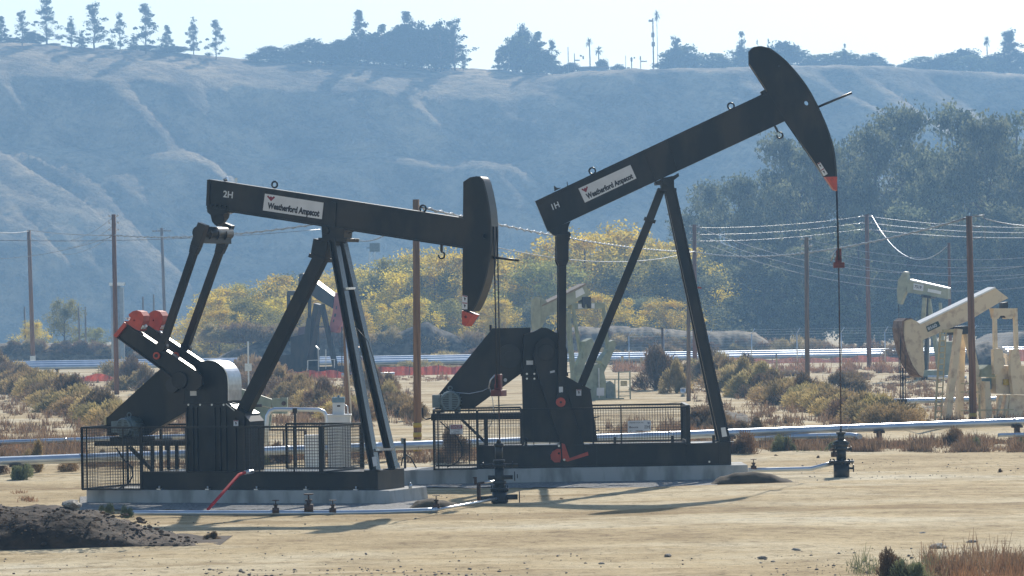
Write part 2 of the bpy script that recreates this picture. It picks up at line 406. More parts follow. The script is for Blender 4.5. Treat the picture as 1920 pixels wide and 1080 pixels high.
# ---------------------------------------------------------------- vegetation
def leafm(name, c1, c2, rnd=0.12, trans=0.35, scale=0.5):
    return mat(name, c1, 0.75, 0, c2, scale, 0, rnd=rnd, trans=trans, spec=0.2, lo=0.38, hi=0.62)
L_YEL = leafm('autumn_yellow_leaves', (0.82, 0.60, 0.06), (0.42, 0.35, 0.08), 0.15, 0.6)
L_OLV = leafm('olive_leaves', (0.42, 0.38, 0.08), (0.18, 0.19, 0.07), 0.15, 0.55)
L_GRY = leafm('grey_green_leaves', (0.30, 0.31, 0.17), (0.06, 0.08, 0.045), 0.15, 0.45)
L_RID = leafm('dark_green_leaves', (0.035, 0.055, 0.03), (0.02, 0.035, 0.02), 0.1, 0.2)
L_RIY = leafm('yellow_green_leaves', (0.16, 0.17, 0.04), (0.06, 0.08, 0.03), 0.1, 0.3)
L_SHR = leafm('olive_shrub_twigs', (0.56, 0.42, 0.19), (0.27, 0.22, 0.11), 0.2, 0.5, 1.2)
L_BRN = leafm('brown_shrub_twigs', (0.32, 0.21, 0.12), (0.14, 0.11, 0.075), 0.2, 0.35, 1.2)
L_SAG = leafm('pale_green_shrub_twigs', (0.30, 0.31, 0.17), (0.16, 0.18, 0.10), 0.15, 0.3, 1.5)
L_TAN = leafm('tan_dry_weeds', (0.42, 0.30, 0.18), (0.26, 0.17, 0.10), 0.2, 0.3, 1.0)
L_RED = leafm('reddish_dry_weeds', (0.42, 0.22, 0.13), (0.24, 0.14, 0.08), 0.2, 0.3, 1.0)
BARK = mat('bark', (0.13, 0.10, 0.075), 0.9, 0, (0.07, 0.055, 0.045), 3, 0.4)

def cards(cent, size, rng, asp=0.6, upright=0.0):
    """small leaf faces with random attitudes around the given centres"""
    n = len(cent); a = rng.normal(size=(n, 3)); a[:, 2] += upright * 3
    a /= np.linalg.norm(a, axis=1)[:, None]
    t = rng.normal(size=(n, 3)); b = np.cross(a, t); b /= np.linalg.norm(b, axis=1)[:, None]
    s = (size * rng.uniform(0.6, 1.4, n))[:, None]
    A = a * s * 0.5; B = b * s * 0.5 * asp
    V = np.stack([cent - A, cent + B * 0.9, cent + A, cent - B * 0.9], 1).reshape(-1, 3)
    return V, np.arange(4 * n).reshape(n, 4)
def crown_tree(name, m, seed, H, rad, z0, nclump, nleaf, lsize, profile, crad, trunk_r, limbs=True, upright=0.0, lean=0.0):
    """prototype at the origin: Empty > trunk, crown. Returns meshes"""
    rng = np.random.default_rng(seed); cl = []
    tries = 0
    while len(cl) < nclump and tries < 9000:
        tries += 1
        t = rng.uniform(0, 1); a = rng.uniform(0, 2 * math.pi); rr = profile(t) * rad * (rng.uniform(0, 1) ** 0.45)
        rr *= 1 + 0.35 * math.sin(a * 2 + seed) * math.sin(t * 5 + seed)
        p = np.array([rr * math.cos(a) + lean * t * H, rr * math.sin(a), z0 + (H - z0) * t])
        if all(np.linalg.norm(p - q) > crad * 0.55 for q in cl): cl.append(p)
    pts = []; 
    for c_ in cl:
        k = int(nleaf / len(cl) * rng.uniform(0.5, 1.5)); d = rng.normal(size=(k, 3)); d /= (np.linalg.norm(d, axis=1)[:, None] + 1e-6)
        d *= (rng.uniform(0, 1, k) ** 0.65)[:, None] * crad * rng.uniform(0.65, 1.6); d[:, 2] *= 0.75; pts.append(c_ + d)
    V, F = cards(np.concatenate(pts), lsize, rng, 0.65, upright)
    crown = npmesh(name + '_crown', V, F, m)
    mb = MB(); top = H * 0.93 if limbs != 'short' else H * 0.6
    tp = [Vector((lean * s * top + 0.02 * H * noise.noise(Vector((s * 3, seed, 0))), 0.02 * H * noise.noise(Vector((s * 3, seed, 5))), -0.3 + (top + 0.3) * s)) for s in (0, .2, .4, .6, .8, 1)]
    mb.tube(tp, trunk_r, 7, trunk_r * 0.2)
    if limbs:
        for c_ in cl:
            zt = max(0.15 * H, c_[2] - 0.25 * H * rng.uniform(0.3, 1)); s = min(1, zt / top); a0 = Vector((lean * zt, 0, zt))
            mid = a0.lerp(Vector(c_), 0.5) + Vector((0, 0, -0.03 * H)); r0 = trunk_r * (0.35 * (1 - s * 0.5))
            mb.tube([a0, mid, Vector(c_)], r0, 4, r0 * 0.3)
    me = bpy.data.meshes.new(name + '_trunk'); me.from_pydata(mb.v, [], mb.f); me.materials.append(BARK); me.polygons.foreach_set('use_smooth', mb.sm)
    return me, crown, H
def put_tree(name, proto, loc, H, sx=None, rz=0, label='', cat='tree', group=None, crown_mat=None):
    tr, cr, h0 = proto; s = H / h0; sx = s if sx is None else sx
    r = thing(name, label, cat, loc, rz, group); r.scale = (sx, sx, s)
    link('trunk', tr, r); c_ = link('crown', cr, r)
    return r
rnd = lambda t: math.sin(math.pi * min(1, t * 0.9 + 0.08)) ** 0.6
cone = lambda t: (1 - t) * 0.9 + 0.12
colm = lambda t: 0.5 + 0.5 * math.sin(math.pi * t) if t < 0.9 else 0.4
bushy = lambda t: math.cos(math.pi * 0.5 * t) ** 0.5
ordn = ['first', 'second', 'third', 'fourth', 'fifth', 'sixth', 'seventh', 'eighth', 'ninth', 'tenth', 'eleventh', 'twelfth', 'thirteenth', 'fourteenth', 'fifteenth', 'sixteenth', 'seventeenth', 'eighteenth', 'nineteenth', 'twentieth']
def ordx(n): return ordn[n - 1] if n <= 20 else ['twenty', 'thirty', 'forty'][(n - 20) // 10] + '-' + ordn[(n - 21) % 10]
rs = random.Random(5)

# ---- autumn trees in front of the bluff
AUT = [crown_tree('autumn', mm, sd_, 12, 6.0, 0.6, 54, 13000, 0.28, bushy if k % 2 else rnd, 1.5, 0.22) for k, (mm, sd_) in enumerate([(L_YEL, 11), (L_OLV, 12), (L_YEL, 13), (L_GRY, 14), (L_OLV, 15)])]
aut = [(60, 600, 0), (120, 556, 1), (178, 612, 1), (395, 560, 2), (430, 545, 0), (480, 528, 1), (520, 518, 0), (555, 525, 3), (600, 520, 2), (650, 520, 0), (700, 505, 2), (745, 488, 1), (790, 485, 0), (840, 480, 2),
       (885, 492, 1), (925, 500, 0), (965, 488, 2), (1010, 480, 0), (1050, 468, 1), (1095, 448, 2), (1140, 440, 0), (1185, 450, 1), (1225, 452, 2), (1262, 462, 0), (1292, 500, 3), (560, 590, 3), (700, 590, 3), (1010, 570, 3), (1200, 560, 3), (880, 585, 0), (450, 600, 3), (410, 590, 0), (500, 575, 2), (640, 570, 0), (760, 570, 2), (820, 560, 1), (930, 570, 2), (1060, 560, 0), (1120, 555, 2), (1170, 560, 1), (1250, 560, 0)]
def skyl(px):
    t = [(380, 560), (520, 520), (640, 525), (745, 490), (900, 495), (1050, 470), (1140, 442), (1290, 470)]
    for (p0, y0), (p1, y1) in zip(t, t[1:]):
        if px <= p1: return y0 + (y1 - y0) * (px - p0) / (p1 - p0)
    return 480
for i_ in range(30): aut.append((385 + i_ * 31 + rs.uniform(-8, 8), skyl(385 + i_ * 31) + rs.uniform(14, 60), [0, 2, 1, 4, 0, 3][i_ % 6]))
cn = {'yellow-leaved': 0, 'olive-leaved': 0, 'grey-green': 0}
for i, (px, py, k) in enumerate(sorted(aut)):
    kk = k; D = 440 + rs.uniform(-20, 20) + (-30 if py > 550 and px > 300 else 0)
    q = P(px, py, D); kind = ['yellow-leaved', 'olive-leaved', 'yellow-leaved', 'grey-green', 'olive-leaved'][k]
    cn[kind] += 1
    put_tree('autumn_tree', AUT[(k if k else rs.choice([0, 2]))], (q.x, D, 0), q.z + rs.uniform(-.3, .5), (rs.uniform(1.0, 1.25)) * max(0.55, min(1.1, q.z / 10.5)) * (0.7 if px < 200 else 1), rs.uniform(0, 6.28),
             f'{kind} bushy tree at the foot of the bluff, {ordx(cn[kind])} of its colour from the left', 'tree', 'autumn trees below the bluff')

# ---- tall grey-green trees on the right
BIG = [crown_tree('willow', L_GRY, sd_, 26, 8.0, 2.0, 70, 17000, 0.55, colm if k != 1 else rnd, 2.1, 0.5, upright=0.25) for k, sd_ in enumerate([21, 22, 23])]
big = [(1330, 350, 505, .8), (1385, 345, 480, .7), (1440, 330, 500, .8), (1470, 265, 500, 1.0), (1530, 285, 470, .9), (1590, 270, 495, .9), (1640, 250, 470, 1), (1685, 222, 500, 1.1), (1745, 290, 455, .9), (1800, 212, 500, 1.1),
       (1850, 240, 460, 1), (1905, 225, 495, 1.1), (1960, 260, 470, 1.1), (2040, 240, 500, 1.1), (2150, 260, 480, 1.2),
       (1345, 470, 450, .8), (1430, 470, 440, .9), (1520, 440, 430, .9), (1610, 430, 425, 1), (1700, 400, 430, 1), (1790, 410, 425, 1), (1880, 390, 430, 1.1), (1980, 400, 430, 1.1)]
for i, (px, py, D, f) in enumerate(big):
    D = 440 + (D - 420) * 0.7
    q = P(px, py, D); H = q.z
    tier = 'tall back' if i < 15 else 'lower front'; j = i if i < 15 else i - 15
    put_tree('willow_tree', BIG[(i * 7 + j) % 3], (q.x, D, 0), H, (0.95 if i < 15 else 0.75) * f * 0.85, rs.uniform(0, 6.28),
             f'grey-green tree in the {tier} row behind the beige pump jack, {ordn[j]} from the left', 'tree', 'big trees on the right')

# ---- trees on the ridge
def ridge_pine(seed, H, rad, n, leaf=2600):
    return crown_tree('pine', L_RID, seed, H, rad, H * 0.14, n, leaf, 0.34, lambda t: (1.02 - t) ** 0.75 * (0.72 + 0.28 * math.sin(t * 23 + seed)) + 0.03, 0.62, 0.15)
PINE = [ridge_pine(31, 11, 3.0, 44), ridge_pine(32, 11, 3.4, 50), ridge_pine(33, 11, 2.7, 48), ridge_pine(34, 11, 3.6, 40), ridge_pine(35, 11, 2.7, 70, 4200)]
RND = [crown_tree('round', L_RID, sd_, 8, 4.0, 0.4, 60, 6500, 0.42, bushy, 1.2, 0.25) for sd_ in (41, 42)]
RNY = [crown_tree('roundy', L_RIY, sd_, 7, 3.6, 0.9, 30, 2600, 0.45, rnd, 1.2, 0.2) for sd_ in (43, 44)]
CYP = [crown_tree('cypress', L_RID, 51, 9, 1.7, 0.3, 34, 2400, 0.4, cone, 0.8, 0.15)]
ridge_list = [  # px, top, base, kind, variant, width factor
    (2, 30, 88, 'p', 4, 1.1), (41, 18, 88, 'p', 1, 1), (86, -6, 88, 'p', 0, 1), (133, 30, 92, 'p', 2, 1.1), (176, 3, 96, 'p', 1, 1.15), (224, 24, 98, 'p', 0, .9), (272, 8, 100, 'p', 3, 1), (313, 47, 104, 'p', 4, 1.0),
    (362, 32, 108, 'p', 2, .85), (404, 38, 110, 'p', 3, .95), (60, 60, 90, 'r', 0, .9), (152, 62, 96, 'p', 4, 1.0), (250, 62, 100, 'p', 2, 1.0), (270, 84, 104, 'r', 1, 1.6), (325, 86, 108, 'r', 0, 1.5), (20, 70, 90, 'r', 1, 1),
    (508, 87, 122, 'r', 0, 1.4), (585, 73, 126, 'r', 1, 1.5), (555, 85, 124, 'r', 0, 1.1), (635, 76, 128, 'r', 0, 1.2), (673, 20, 122, 'p', 4, .9), (665, 67, 130, 'r', 1, 1.3), (716, 46, 128, 'p', 4, 1.1), (700, 64, 132, 'r', 0, 1.2),
    (762, 22, 130, 'p', 4, .9), (790, 43, 134, 'r', 1, 1.6), (745, 52, 134, 'r', 0, 1.4), (825, 36, 134, 'p', 1, 1.0), (835, 55, 136, 'r', 0, 1.0), (852, 33, 136, 'p', 1, 1.1), (868, 98, 138, 'p', 2, .9), (770, 55, 136, 'r', 0, 1.5),
    (934, 93, 139, 'c', 0, 1.5), (980, 48, 140, 'r', 1, .8), (968, 70, 141, 'y', 0, 1.0), (1008, 60, 140, 'p', 4, 1.0), (1034, 73, 142, 'p', 1, .9), (1012, 95, 142, 'y', 1, 1.0), (1070, 118, 145, 'r', 0, .9), (1050, 122, 145, 'r', 1, .7),
    (1160, 120, 146, 'r', 1, .8), (1128, 112, 146, 'r', 0, .6), (1265, 66, 142, 'p', 1, 1.0), (1282, 88, 142, 'y', 1, 1.2), (1270, 92, 143, 'r', 0, 1.0), (1337, 101, 141, 'y', 0, .8), (1390, 60, 138, 'c', 0, 1.1), (1375, 98, 139, 'y', 1, 1.1), (1405, 92, 138, 'y', 0, .9),
    (1470, 80, 136, 'r', 0, 1.0), (1495, 95, 136, 'y', 1, 1.1), (1545, 102, 136, 'y', 0, .9), (1583, 82, 135, 'c', 0, .8), (1580, 98, 135, 'y', 1, 1.1), (1602, 102, 135, 'y', 0, .9), (1636, 100, 136, 'r', 1, .8),
    (1730, 107, 139, 'y', 0, .9), (1765, 102, 139, 'r', 1, .8), (1805, 94, 140, 'r', 0, 1.1), (1780, 106, 140, 'y', 1, .8), (1840, 110, 141, 'y', 1, .9), (1856, 105, 141, 'r', 0, .7), (1893, 53, 142, 'p', 1, 1.25), (1893, 62, 142, 'p', 4, 1.2), (1925, 100, 146, 'r', 0, .8),
    (1700, 118, 139, 'r', 0, .8), (1745, 112, 139, 'r', 1, .9), (1870, 100, 141, 'r', 1, .9), (1820, 104, 140, 'y', 0, .9), (1520, 112, 136, 'r', 0, .8), (1560, 106, 136, 'r', 1, .9), (1620, 108, 136, 'r', 0, .9), (1655, 116, 137, 'r', 1, .7), (1300, 100, 142, 'r', 1, 1.0), (1355, 112, 140, 'r', 0, .8),
    (960, 80, 141, 'r', 0, 1.1), (995, 84, 141, 'r', 1, 1.0), (1025, 100, 142, 'r', 0, .9), (100, 80, 92, 'r', 1, .8), (200, 84, 97, 'r', 0, .8), (480, 102, 121, 'r', 0, .9), (535, 94, 123, 'r', 1, 1.0), (610, 84, 127, 'r', 0, 1.1), (650, 80, 128, 'r', 1, 1.1), (690, 72, 130, 'r', 0, 1.1), (727, 62, 132, 'r', 1, 1.2), (755, 50, 134, 'r', 0, 1.1), (815, 50, 135, 'r', 1, 1.2),
    (1420, 75, 136, 'c', 0, .35), (1440, 73, 136, 'c', 0, .4)]
cnt = {}
for i, (px, pt, pb, k, v, f) in enumerate(sorted(ridge_list)):
    D = KH * (FOOT + RUN + (18 + rs.uniform(-3, 6)) + (0 if k in 'pc' else 5))
    q = P(px, pt, D); zb = hz(q.x, D); H = q.z - zb
    pr, nm, wd = {'p': (PINE, 'pine_tree', 'open-branched dark pine'), 'r': (RND, 'round_tree', 'dense dark round tree'), 'y': (RNY, 'olive_tree', 'yellow-green rounded tree'), 'c': (CYP, 'cypress_tree', 'pointed dark conifer')}[k]
    cnt[k] = cnt.get(k, 0) + 1
    pr = pr[v % len(pr)]; sx = f * (1.4 if px > 1250 and k in 'ry' else 0.72 if 700 < px < 870 and k == 'r' else 1) * {'p': 1.35, 'r': 1.0, 'y': 1.15, 'c': 1.0}[k] * (max(0.6, H / 11.0) if k in 'pc' else min(1.35, max(1.15, H / 8.0)))
    n_ = cnt[k]; o_ = ordn[n_ - 1] if n_ <= 20 else ordx(n_)
    put_tree(nm, pr, (q.x, D, zb - 0.2), H, sx, rs.uniform(0, 6.28), f'{wd} on the ridge against the sky, {o_} such tree from the left', 'tree', f'{nm.replace("_", " ")}s on the ridge')
def palm(px, pt, label, D=1170, tr=0.22):
    q = P(px, pt, D); zb = hz(q.x, D); H = q.z - zb; r = thing('palm_tree', label, 'palm tree', (q.x, D, zb - 0.2), 0, 'palm trees on the ridge')
    mb = MB(); mb.tube([(0, 0, 0), (0.1, 0, H * 0.4), (0, 0, H - 1.2)], tr, 7, tr * 0.8); mb.build('trunk', BARK, r)
    rg = np.random.default_rng(int(px)); V = []; F = []
    for i in range(46):
        a = rg.uniform(0, 6.28); e = rg.uniform(-1.2, 1.3); l = rg.uniform(1.3, 2.1); d = np.array([math.cos(a) * math.cos(e), math.sin(a) * math.cos(e), math.sin(e)])
        s = np.array([-math.sin(a), math.cos(a), 0]) * 0.16; c0 = np.array([0, 0, H - 1.2]); p = [c0, c0 + d * l * .5 + np.array([0, 0, .1]), c0 + d * l + np.array([0, 0, -.25])]
        o = len(V); V += [p[0] - s * .2, p[0] + s * .2, p[1] + s, p[1] - s, p[2] + s * .3, p[2] - s * .3]; F += [(o, o + 1, o + 2, o + 3), (o + 3, o + 2, o + 4, o + 5)]
    link('crown', npmesh('palm_crown', V, F, L_RID), r)
palm(1105, 71, 'taller of the two palms side by side above the low house on the ridge')
palm(1122, 86, 'shorter palm just right of the taller palm above the low house')
palm(1850, 68, 'lone fan palm on the ridge left of the tall conifer at the right edge', tr=0.2)
palm(1231, 20, 'very tall thin palm beside the antenna pole on the ridge', tr=0.1)

# ---- desert shrubs
def shrub_mesh(name, m, seed, n=1500, ls=0.062, twig=110, flat=0.75):
    """unit shrub: radius about 1 in x and y, height 1; fine upswept twigs and small leaves in uneven lobes"""
    rng = np.random.default_rng(seed); lob = []
    for i in range(9):
        a = rng.uniform(0, 6.28); r = rng.uniform(0, 0.78); lob.append((np.array([r * math.cos(a), r * math.sin(a), rng.uniform(0.12, 0.68) * (1.1 - r * .6)]), rng.uniform(0.2, 0.44)))
    V = []; F = []
    for c_, r in lob:
        k = n // 9; d = rng.normal(size=(k, 3)); d /= np.linalg.norm(d, axis=1)[:, None]; p = c_ + d * (rng.uniform(0, 1, k) ** 0.4)[:, None] * r
        p[:, 2] = np.abs(p[:, 2]) + 0.01; p[:, :2] *= (1.12 - 0.35 * p[:, 2:3])
        a = (p - np.array([0, 0, -0.5])); a /= np.linalg.norm(a, axis=1)[:, None]; a += rng.normal(size=(k, 3)) * 0.45; a /= np.linalg.norm(a, axis=1)[:, None]
        b_ = np.cross(a, rng.normal(size=(k, 3))); b_ /= np.linalg.norm(b_, axis=1)[:, None]
        l = (ls * rng.uniform(0.7, 2.0, k))[:, None]; w_ = l * 0.16
        q = np.stack([p - b_ * w_, p + b_ * w_, p + a * l * 1.2 + b_ * w_ * .4, p + a * l * 1.2 - b_ * w_ * .4], 1).reshape(-1, 3)
        o = sum(len(x) for x in V); V.append(q); F.append(np.arange(4 * k).reshape(k, 4) + o)
    k = twig; th = rng.uniform(0, 6.28, k); e = rng.uniform(0.25, 1.45, k); l = rng.uniform(0.6, 1.08, k)
    d = np.stack([np.cos(th) * np.cos(e), np.sin(th) * np.cos(e), np.sin(e)], 1); tip = d * l[:, None]; tip[:, 2] *= 0.95
    s = np.stack([-np.sin(th), np.cos(th), 0 * th], 1) * 0.009
    q = np.stack([-s, s, tip + s * .3, tip - s * .3], 1).reshape(-1, 3); o = sum(len(x) for x in V); V.append(q); F.append(np.arange(4 * k).reshape(k, 4) + o)
    return npmesh(name, np.concatenate(V), np.concatenate(F), m)
SH = {'o': [shrub_mesh('shrub', L_SHR, s, 4800, twig=60) for s in (61, 62, 63)], 'b': [shrub_mesh('shrub', L_BRN, s, 3800, twig=120) for s in (64, 65)], 'g': [shrub_mesh('shrub', L_SAG, s, 3600, 0.085, 160) for s in (66, 67)],
      't': [shrub_mesh('shrub', L_TAN, s, 1800, 0.10, 260) for s in (68, 69)]}
def shrub(px, base, wpx, hpx, k, label, group=None, name='shrub', z=0.0, D=None):
    q = G(px, base, z) if D is None else P(px, base, D); D = q.y; s = D / FPX
    me = rs.choice(SH[k]); o = link(name, me, None, (q.x, q.y + wpx * s * 0.3, q.z - 0.05), rs.uniform(0, 6.28), (wpx * s * 0.56, wpx * s * 0.5, hpx * s * 1.05))
    tag(o, label, 'bush', group); return o
def thicket(x0, x1, b0, b1, n, w0, w1, h0, h1, kinds, label, group, seed, D=None):
    r = random.Random(seed)
    for i in range(n):
        t = (i + 0.5) / n; b_ = b1 + (b0 - b1) * ((i * 0.618) % 1.0)
        shrub(x0 + (x1 - x0) * ((i * 0.381966 + r.uniform(-.03, .03)) % 1.0), b_, r.uniform(w0, w1), r.uniform(h0, h1), r.choice(kinds), label, group, D=D)
thicket(-20, 235, 712, 806, 46, 80, 140, 34, 58, 'oob', 'olive-brown desert shrub in the thicket at the left edge behind the poles', 'shrubs in the left thicket', 1)
thicket(225, 345, 708, 790, 14, 70, 110, 32, 52, 'ob', 'desert shrub half hidden behind the counterweights of the left black pump jack', 'shrubs behind the left cranks', 2)
thicket(445, 660, 712, 792, 30, 75, 125, 36, 60, 'oobt', 'olive-brown desert shrub seen between the legs of the left black pump jack', 'shrubs between the legs', 3)
thicket(668, 775, 718, 790, 13, 65, 105, 34, 60, 'oobt', 'brownish desert shrub between the left pump jack and the yellow-banded pole', 'shrubs left of the banded pole', 4)
thicket(820, 1000, 668, 690, 6, 50, 80, 14, 26, 'ot', 'low pale shrub on the earth bank behind the belt guard', 'shrubs on the bank', 5, 371)
thicket(1320, 1690, 716, 804, 44, 85, 140, 38, 62, 'oobo', 'olive-brown desert shrub in the thicket around the middle poles on the right', 'shrubs in the right thicket', 6)
thicket(1300, 1420, 800, 822, 6, 60, 90, 25, 45, 'bt', 'dry brown shrub behind the right end of the tall pump jack', 'shrubs behind the right leg', 7)
thicket(390, 930, 640, 660, 24, 60, 100, 26, 44, 'oot', 'hazy pale shrub at the foot of the yellow trees', 'far shrubs below the yellow trees', 8, 371)
thicket(0, 360, 674, 684, 9, 60, 100, 24, 40, 'ot', 'hazy shrub beyond the pipes at the far left', 'far shrubs at the left', 9)
thicket(1250, 1720, 662, 678, 15, 60, 95, 30, 44, 'tot', 'rounded pale tan shrub in front of the dark trees on the right', 'far shrubs below the dark trees', 10)
thicket(440, 900, 672, 686, 20, 50, 100, 22, 36, 'oobt', 'shrub on the dark earth bank beyond the far pipes', 'shrubs on the far bank', 11)
thicket(980, 1180, 670, 684, 8, 50, 90, 20, 34, 'tob', 'shrub around the foot of the pale green pump jack', 'shrubs by the green machine', 12)
thicket(1180, 1760, 700, 712, 10, 50, 90, 10, 18, 'tt', 'low tan tussock on the pale dirt below the far pipes on the right', 'tussocks below the far pipes', 14)
thicket(640, 930, 690, 700, 7, 50, 90, 14, 24, 'to', 'low pale shrub just beyond the bright netting', 'low shrubs by the netting', 15)
thicket(1150, 1440, 648, 664, 12, 50, 90, 14, 26, 'tob', 'low shrub scattered along the bank behind the long leg', 'shrubs on the right bank', 16, 377)
thicket(985, 1480, 636, 662, 26, 40, 80, 12, 24, 'tob', 'small shrub growing on the face of the tan bank behind the tall machine', 'shrubs on the tan bank', 17, 378)
thicket(0, 330, 655, 672, 16, 45, 90, 14, 28, 'tob', 'small shrub on the low bank beyond the far pipes at the left', 'shrubs on the left bank', 19, 417)
shrub(1232, 732, 130, 74, 'b', 'large rounded dark brown shrub on the pale dirt left of the two close poles')
shrub(1270, 738, 90, 60, 'o', 'olive shrub at the right shoulder of the large rounded brown shrub')
shrub(1588, 738, 110, 48, 'b', 'lone dark shrub on the pale dirt right of the tan pole')
shrub(1400, 722, 120, 52, 'b', 'large dark olive shrub behind the tall leg on the right')
shrub(70, 888, 62, 60, 'o', 'olive shrub in front of the big silver pipe at the left edge')
shrub(35, 900, 52, 36, 'g', 'small pale green shrub at the left edge, lower than the olive one')
shrub(-6, 890, 40, 50, 'b', 'dark brown shrub cut off by the left edge beside the pale green one')
shrub(128, 886, 70, 26, 't', 'low tan dry bush under the silver pipe at the left')
shrub(520, 872, 66, 50, 'b', 'dark brown shrub seen through the guard mesh left of the white cabinet')
shrub(492, 874, 40, 36, 'g', 'pale green shrub beside the dark one behind the guard mesh')
shrub(846, 868, 82, 64, 'b', 'dark twiggy shrub at the foot of the yellow-banded pole')
shrub(190, 872, 44, 28, 'b', 'dark shrub behind the mesh at the left end of the left pump jack')
shrub(270, 872, 60, 34, 'b', 'dark shrub behind the motor of the left pump jack')
shrub(1396, 854, 84, 52, 'b', 'dark brown shrub just right of the skid of the tall pump jack')
shrub(1466, 850, 52, 42, 'g', 'pale green shrub touching the dark one right of the tall pump jack')
shrub(1790, 838, 68, 44, 'b', 'dark rounded shrub in front of the silver pipe below the far right pole')
shrub(1828, 841, 30, 26, 'g', 'small pale green shrub right of the dark one by the pipe')
shrub(1916, 842, 26, 26, 'g', 'small green shrub cut off by the right edge near the pipe')
shrub(1566, 848, 34, 26, 'g', 'small pale shrub just left of the right wellhead')
shrub(236, 968, 26, 26, 'g', 'small dry tuft growing on the right flank of the rubble heap', z=0.25)
shrub(200, 960, 34, 22, 'g', 'small dry tuft growing on top of the rubble heap', z=0.3)
shrub(400, 1010, 40, 16, 'b', 'low dark weed at the right foot of the rubble heap')
shrub(1668, 1096, 120, 62, 'b', 'dark twiggy bush at the bottom edge right of centre')
shrub(1716, 1098, 84, 58, 'g', 'pale green bush at the bottom edge right of the dark one')

# ---- dry weeds nobody could count
def weeds(name, m, areas, seed, label, dens=1.0, hh=0.35):
    rng = np.random.default_rng(seed); Vs = []; Fs = []; o = 0
    for (x0, x1, b0, b1, n, h) in areas:
        n = int(n * dens); 
        for i in range(n):
            px = rng.uniform(x0, x1); py = rng.uniform(b0, b1)
            if noise.noise(Vector((px * 0.02, py * 0.08, seed))) < -0.12: continue
            q = G(px, py); k = 12; hk = 0.35 + 1.3 * max(0, noise.noise(Vector((px * 0.05, py * 0.2, seed + 3))) + 0.25) ; th = rng.uniform(0, 6.28, k); e = rng.uniform(0.4, 1.5, k); l = h * hk * rng.uniform(0.4, 1.3, k)
            d = np.stack([np.cos(th) * np.cos(e), np.sin(th) * np.cos(e), np.sin(e)], 1) * l[:, None]; b0_ = np.array([q.x, q.y, -0.02]) + np.stack([rng.normal(0, .09, k), rng.normal(0, .09, k), 0 * th], 1)
            s = np.stack([-np.sin(th), np.cos(th), 0 * th], 1) * (0.012 * q.y / 90)
            Vs.append(np.stack([b0_ - s, b0_ + s, b0_ + d + s * .3, b0_ + d - s * .3], 1).reshape(-1, 3)); Fs.append(np.arange(4 * k).reshape(k, 4) + o); o += 4 * k
    ob = link(name, npmesh(name, np.concatenate(Vs), np.concatenate(Fs), m)); tag(ob, label, 'weeds'); ob['kind'] = 'stuff'
weeds('dry_weeds', L_TAN, [(-20, 160, 828, 870, 500, .45), (0, 480, 792, 830, 700, .4), (0, 450, 702, 800, 700, .4), (440, 780, 712, 796, 500, .4), (1300, 1740, 712, 800, 700, .4), (1700, 1900, 715, 770, 500, .3), (1130, 1340, 800, 835, 500, .4), (1430, 1930, 828, 848, 900, .3), (460, 700, 780, 800, 300, .3), (1650, 1930, 770, 800, 400, .35), (480, 900, 846, 866, 500, .3),
      (1740, 1930, 1040, 1085, 260, .3)], 3, 'tan dry weeds along the silver pipes', 1.0)
weeds('brown_weeds', L_BRN, [(1430, 1940, 830, 850, 3400, .30), (-20, 150, 832, 872, 500, .4), (150, 420, 868, 880, 300, .25), (480, 900, 842, 870, 400, .3), (0, 450, 700, 812, 500, .35), (440, 780, 712, 800, 350, .35), (1300, 1740, 712, 812, 450, .3), (1310, 1440, 815, 850, 300, .3)], 8, 'dark brown dry weeds on the low bank under the pipeline and between the shrubs')
weeds('reddish_weeds', L_RED, [(20, 60, 925, 940, 60, .14), (1770, 1960, 1056, 1110, 300, .21), (1150, 1900, 690, 700, 900, .7), (500, 900, 706, 716, 200, .3), (1170, 1330, 800, 830, 250, .35), (1440, 1700, 832, 846, 300, .22), (0, 150, 835, 860, 200, .4)], 4, 'reddish dry weeds at the lower right corner and along the far netting', 1.0)
weeds('grass_tufts', L_SAG, [(1600, 1760, 1050, 1100, 90, .25), (1440, 1560, 846, 852, 60, .2), (1150, 1350, 818, 834, 120, .2)], 6, 'pale green grass tufts scattered by the bushes', 1.0)
# ---------------------------------------------------------------- the two tall black pump jacks
def wire_panel(root, name, corners, sp=0.065, frame=0.045, mid=(), wr=0.0035, m=BLACK):
    """corners: BL, BR, TR, TL in the machine's frame. Tube frame and welded wire mesh"""
    bl, br, tr, tl = [Vector(c) for c in corners]; mb = MB(); n = (br - bl).cross(tl - bl).normalized()
    for a, b_ in ((bl, br), (br, tr), (tr, tl), (tl, bl)): mb.bar(a, b_, frame, frame, n)
    for s in mid: mb.bar(bl.lerp(br, s), tl.lerp(tr, s), frame * 0.7, frame * 0.7, n)
    g = mb.build(name, m, root)
    wm = MB(); nu = max(2, int((br - bl).length / sp)); nv = max(2, int((tl - bl).length / sp))
    for i in range(1, nu): t = i / nu; wm.bar(bl.lerp(br, t), tl.lerp(tr, t), wr * 2, wr * 2, n)
    for j in range(1, nv): t = j / nv; a = bl.lerp(tl, t) + n * wr * 2; b_ = br.lerp(tr, t) + n * wr * 2; wm.bar(a, b_, wr * 2, wr * 2, n)
    wm.build('wire_mesh', WIREM, g)
    return g
def outline(fr, pts, w): return [fr.L(x, y, w) for x, y in pts]
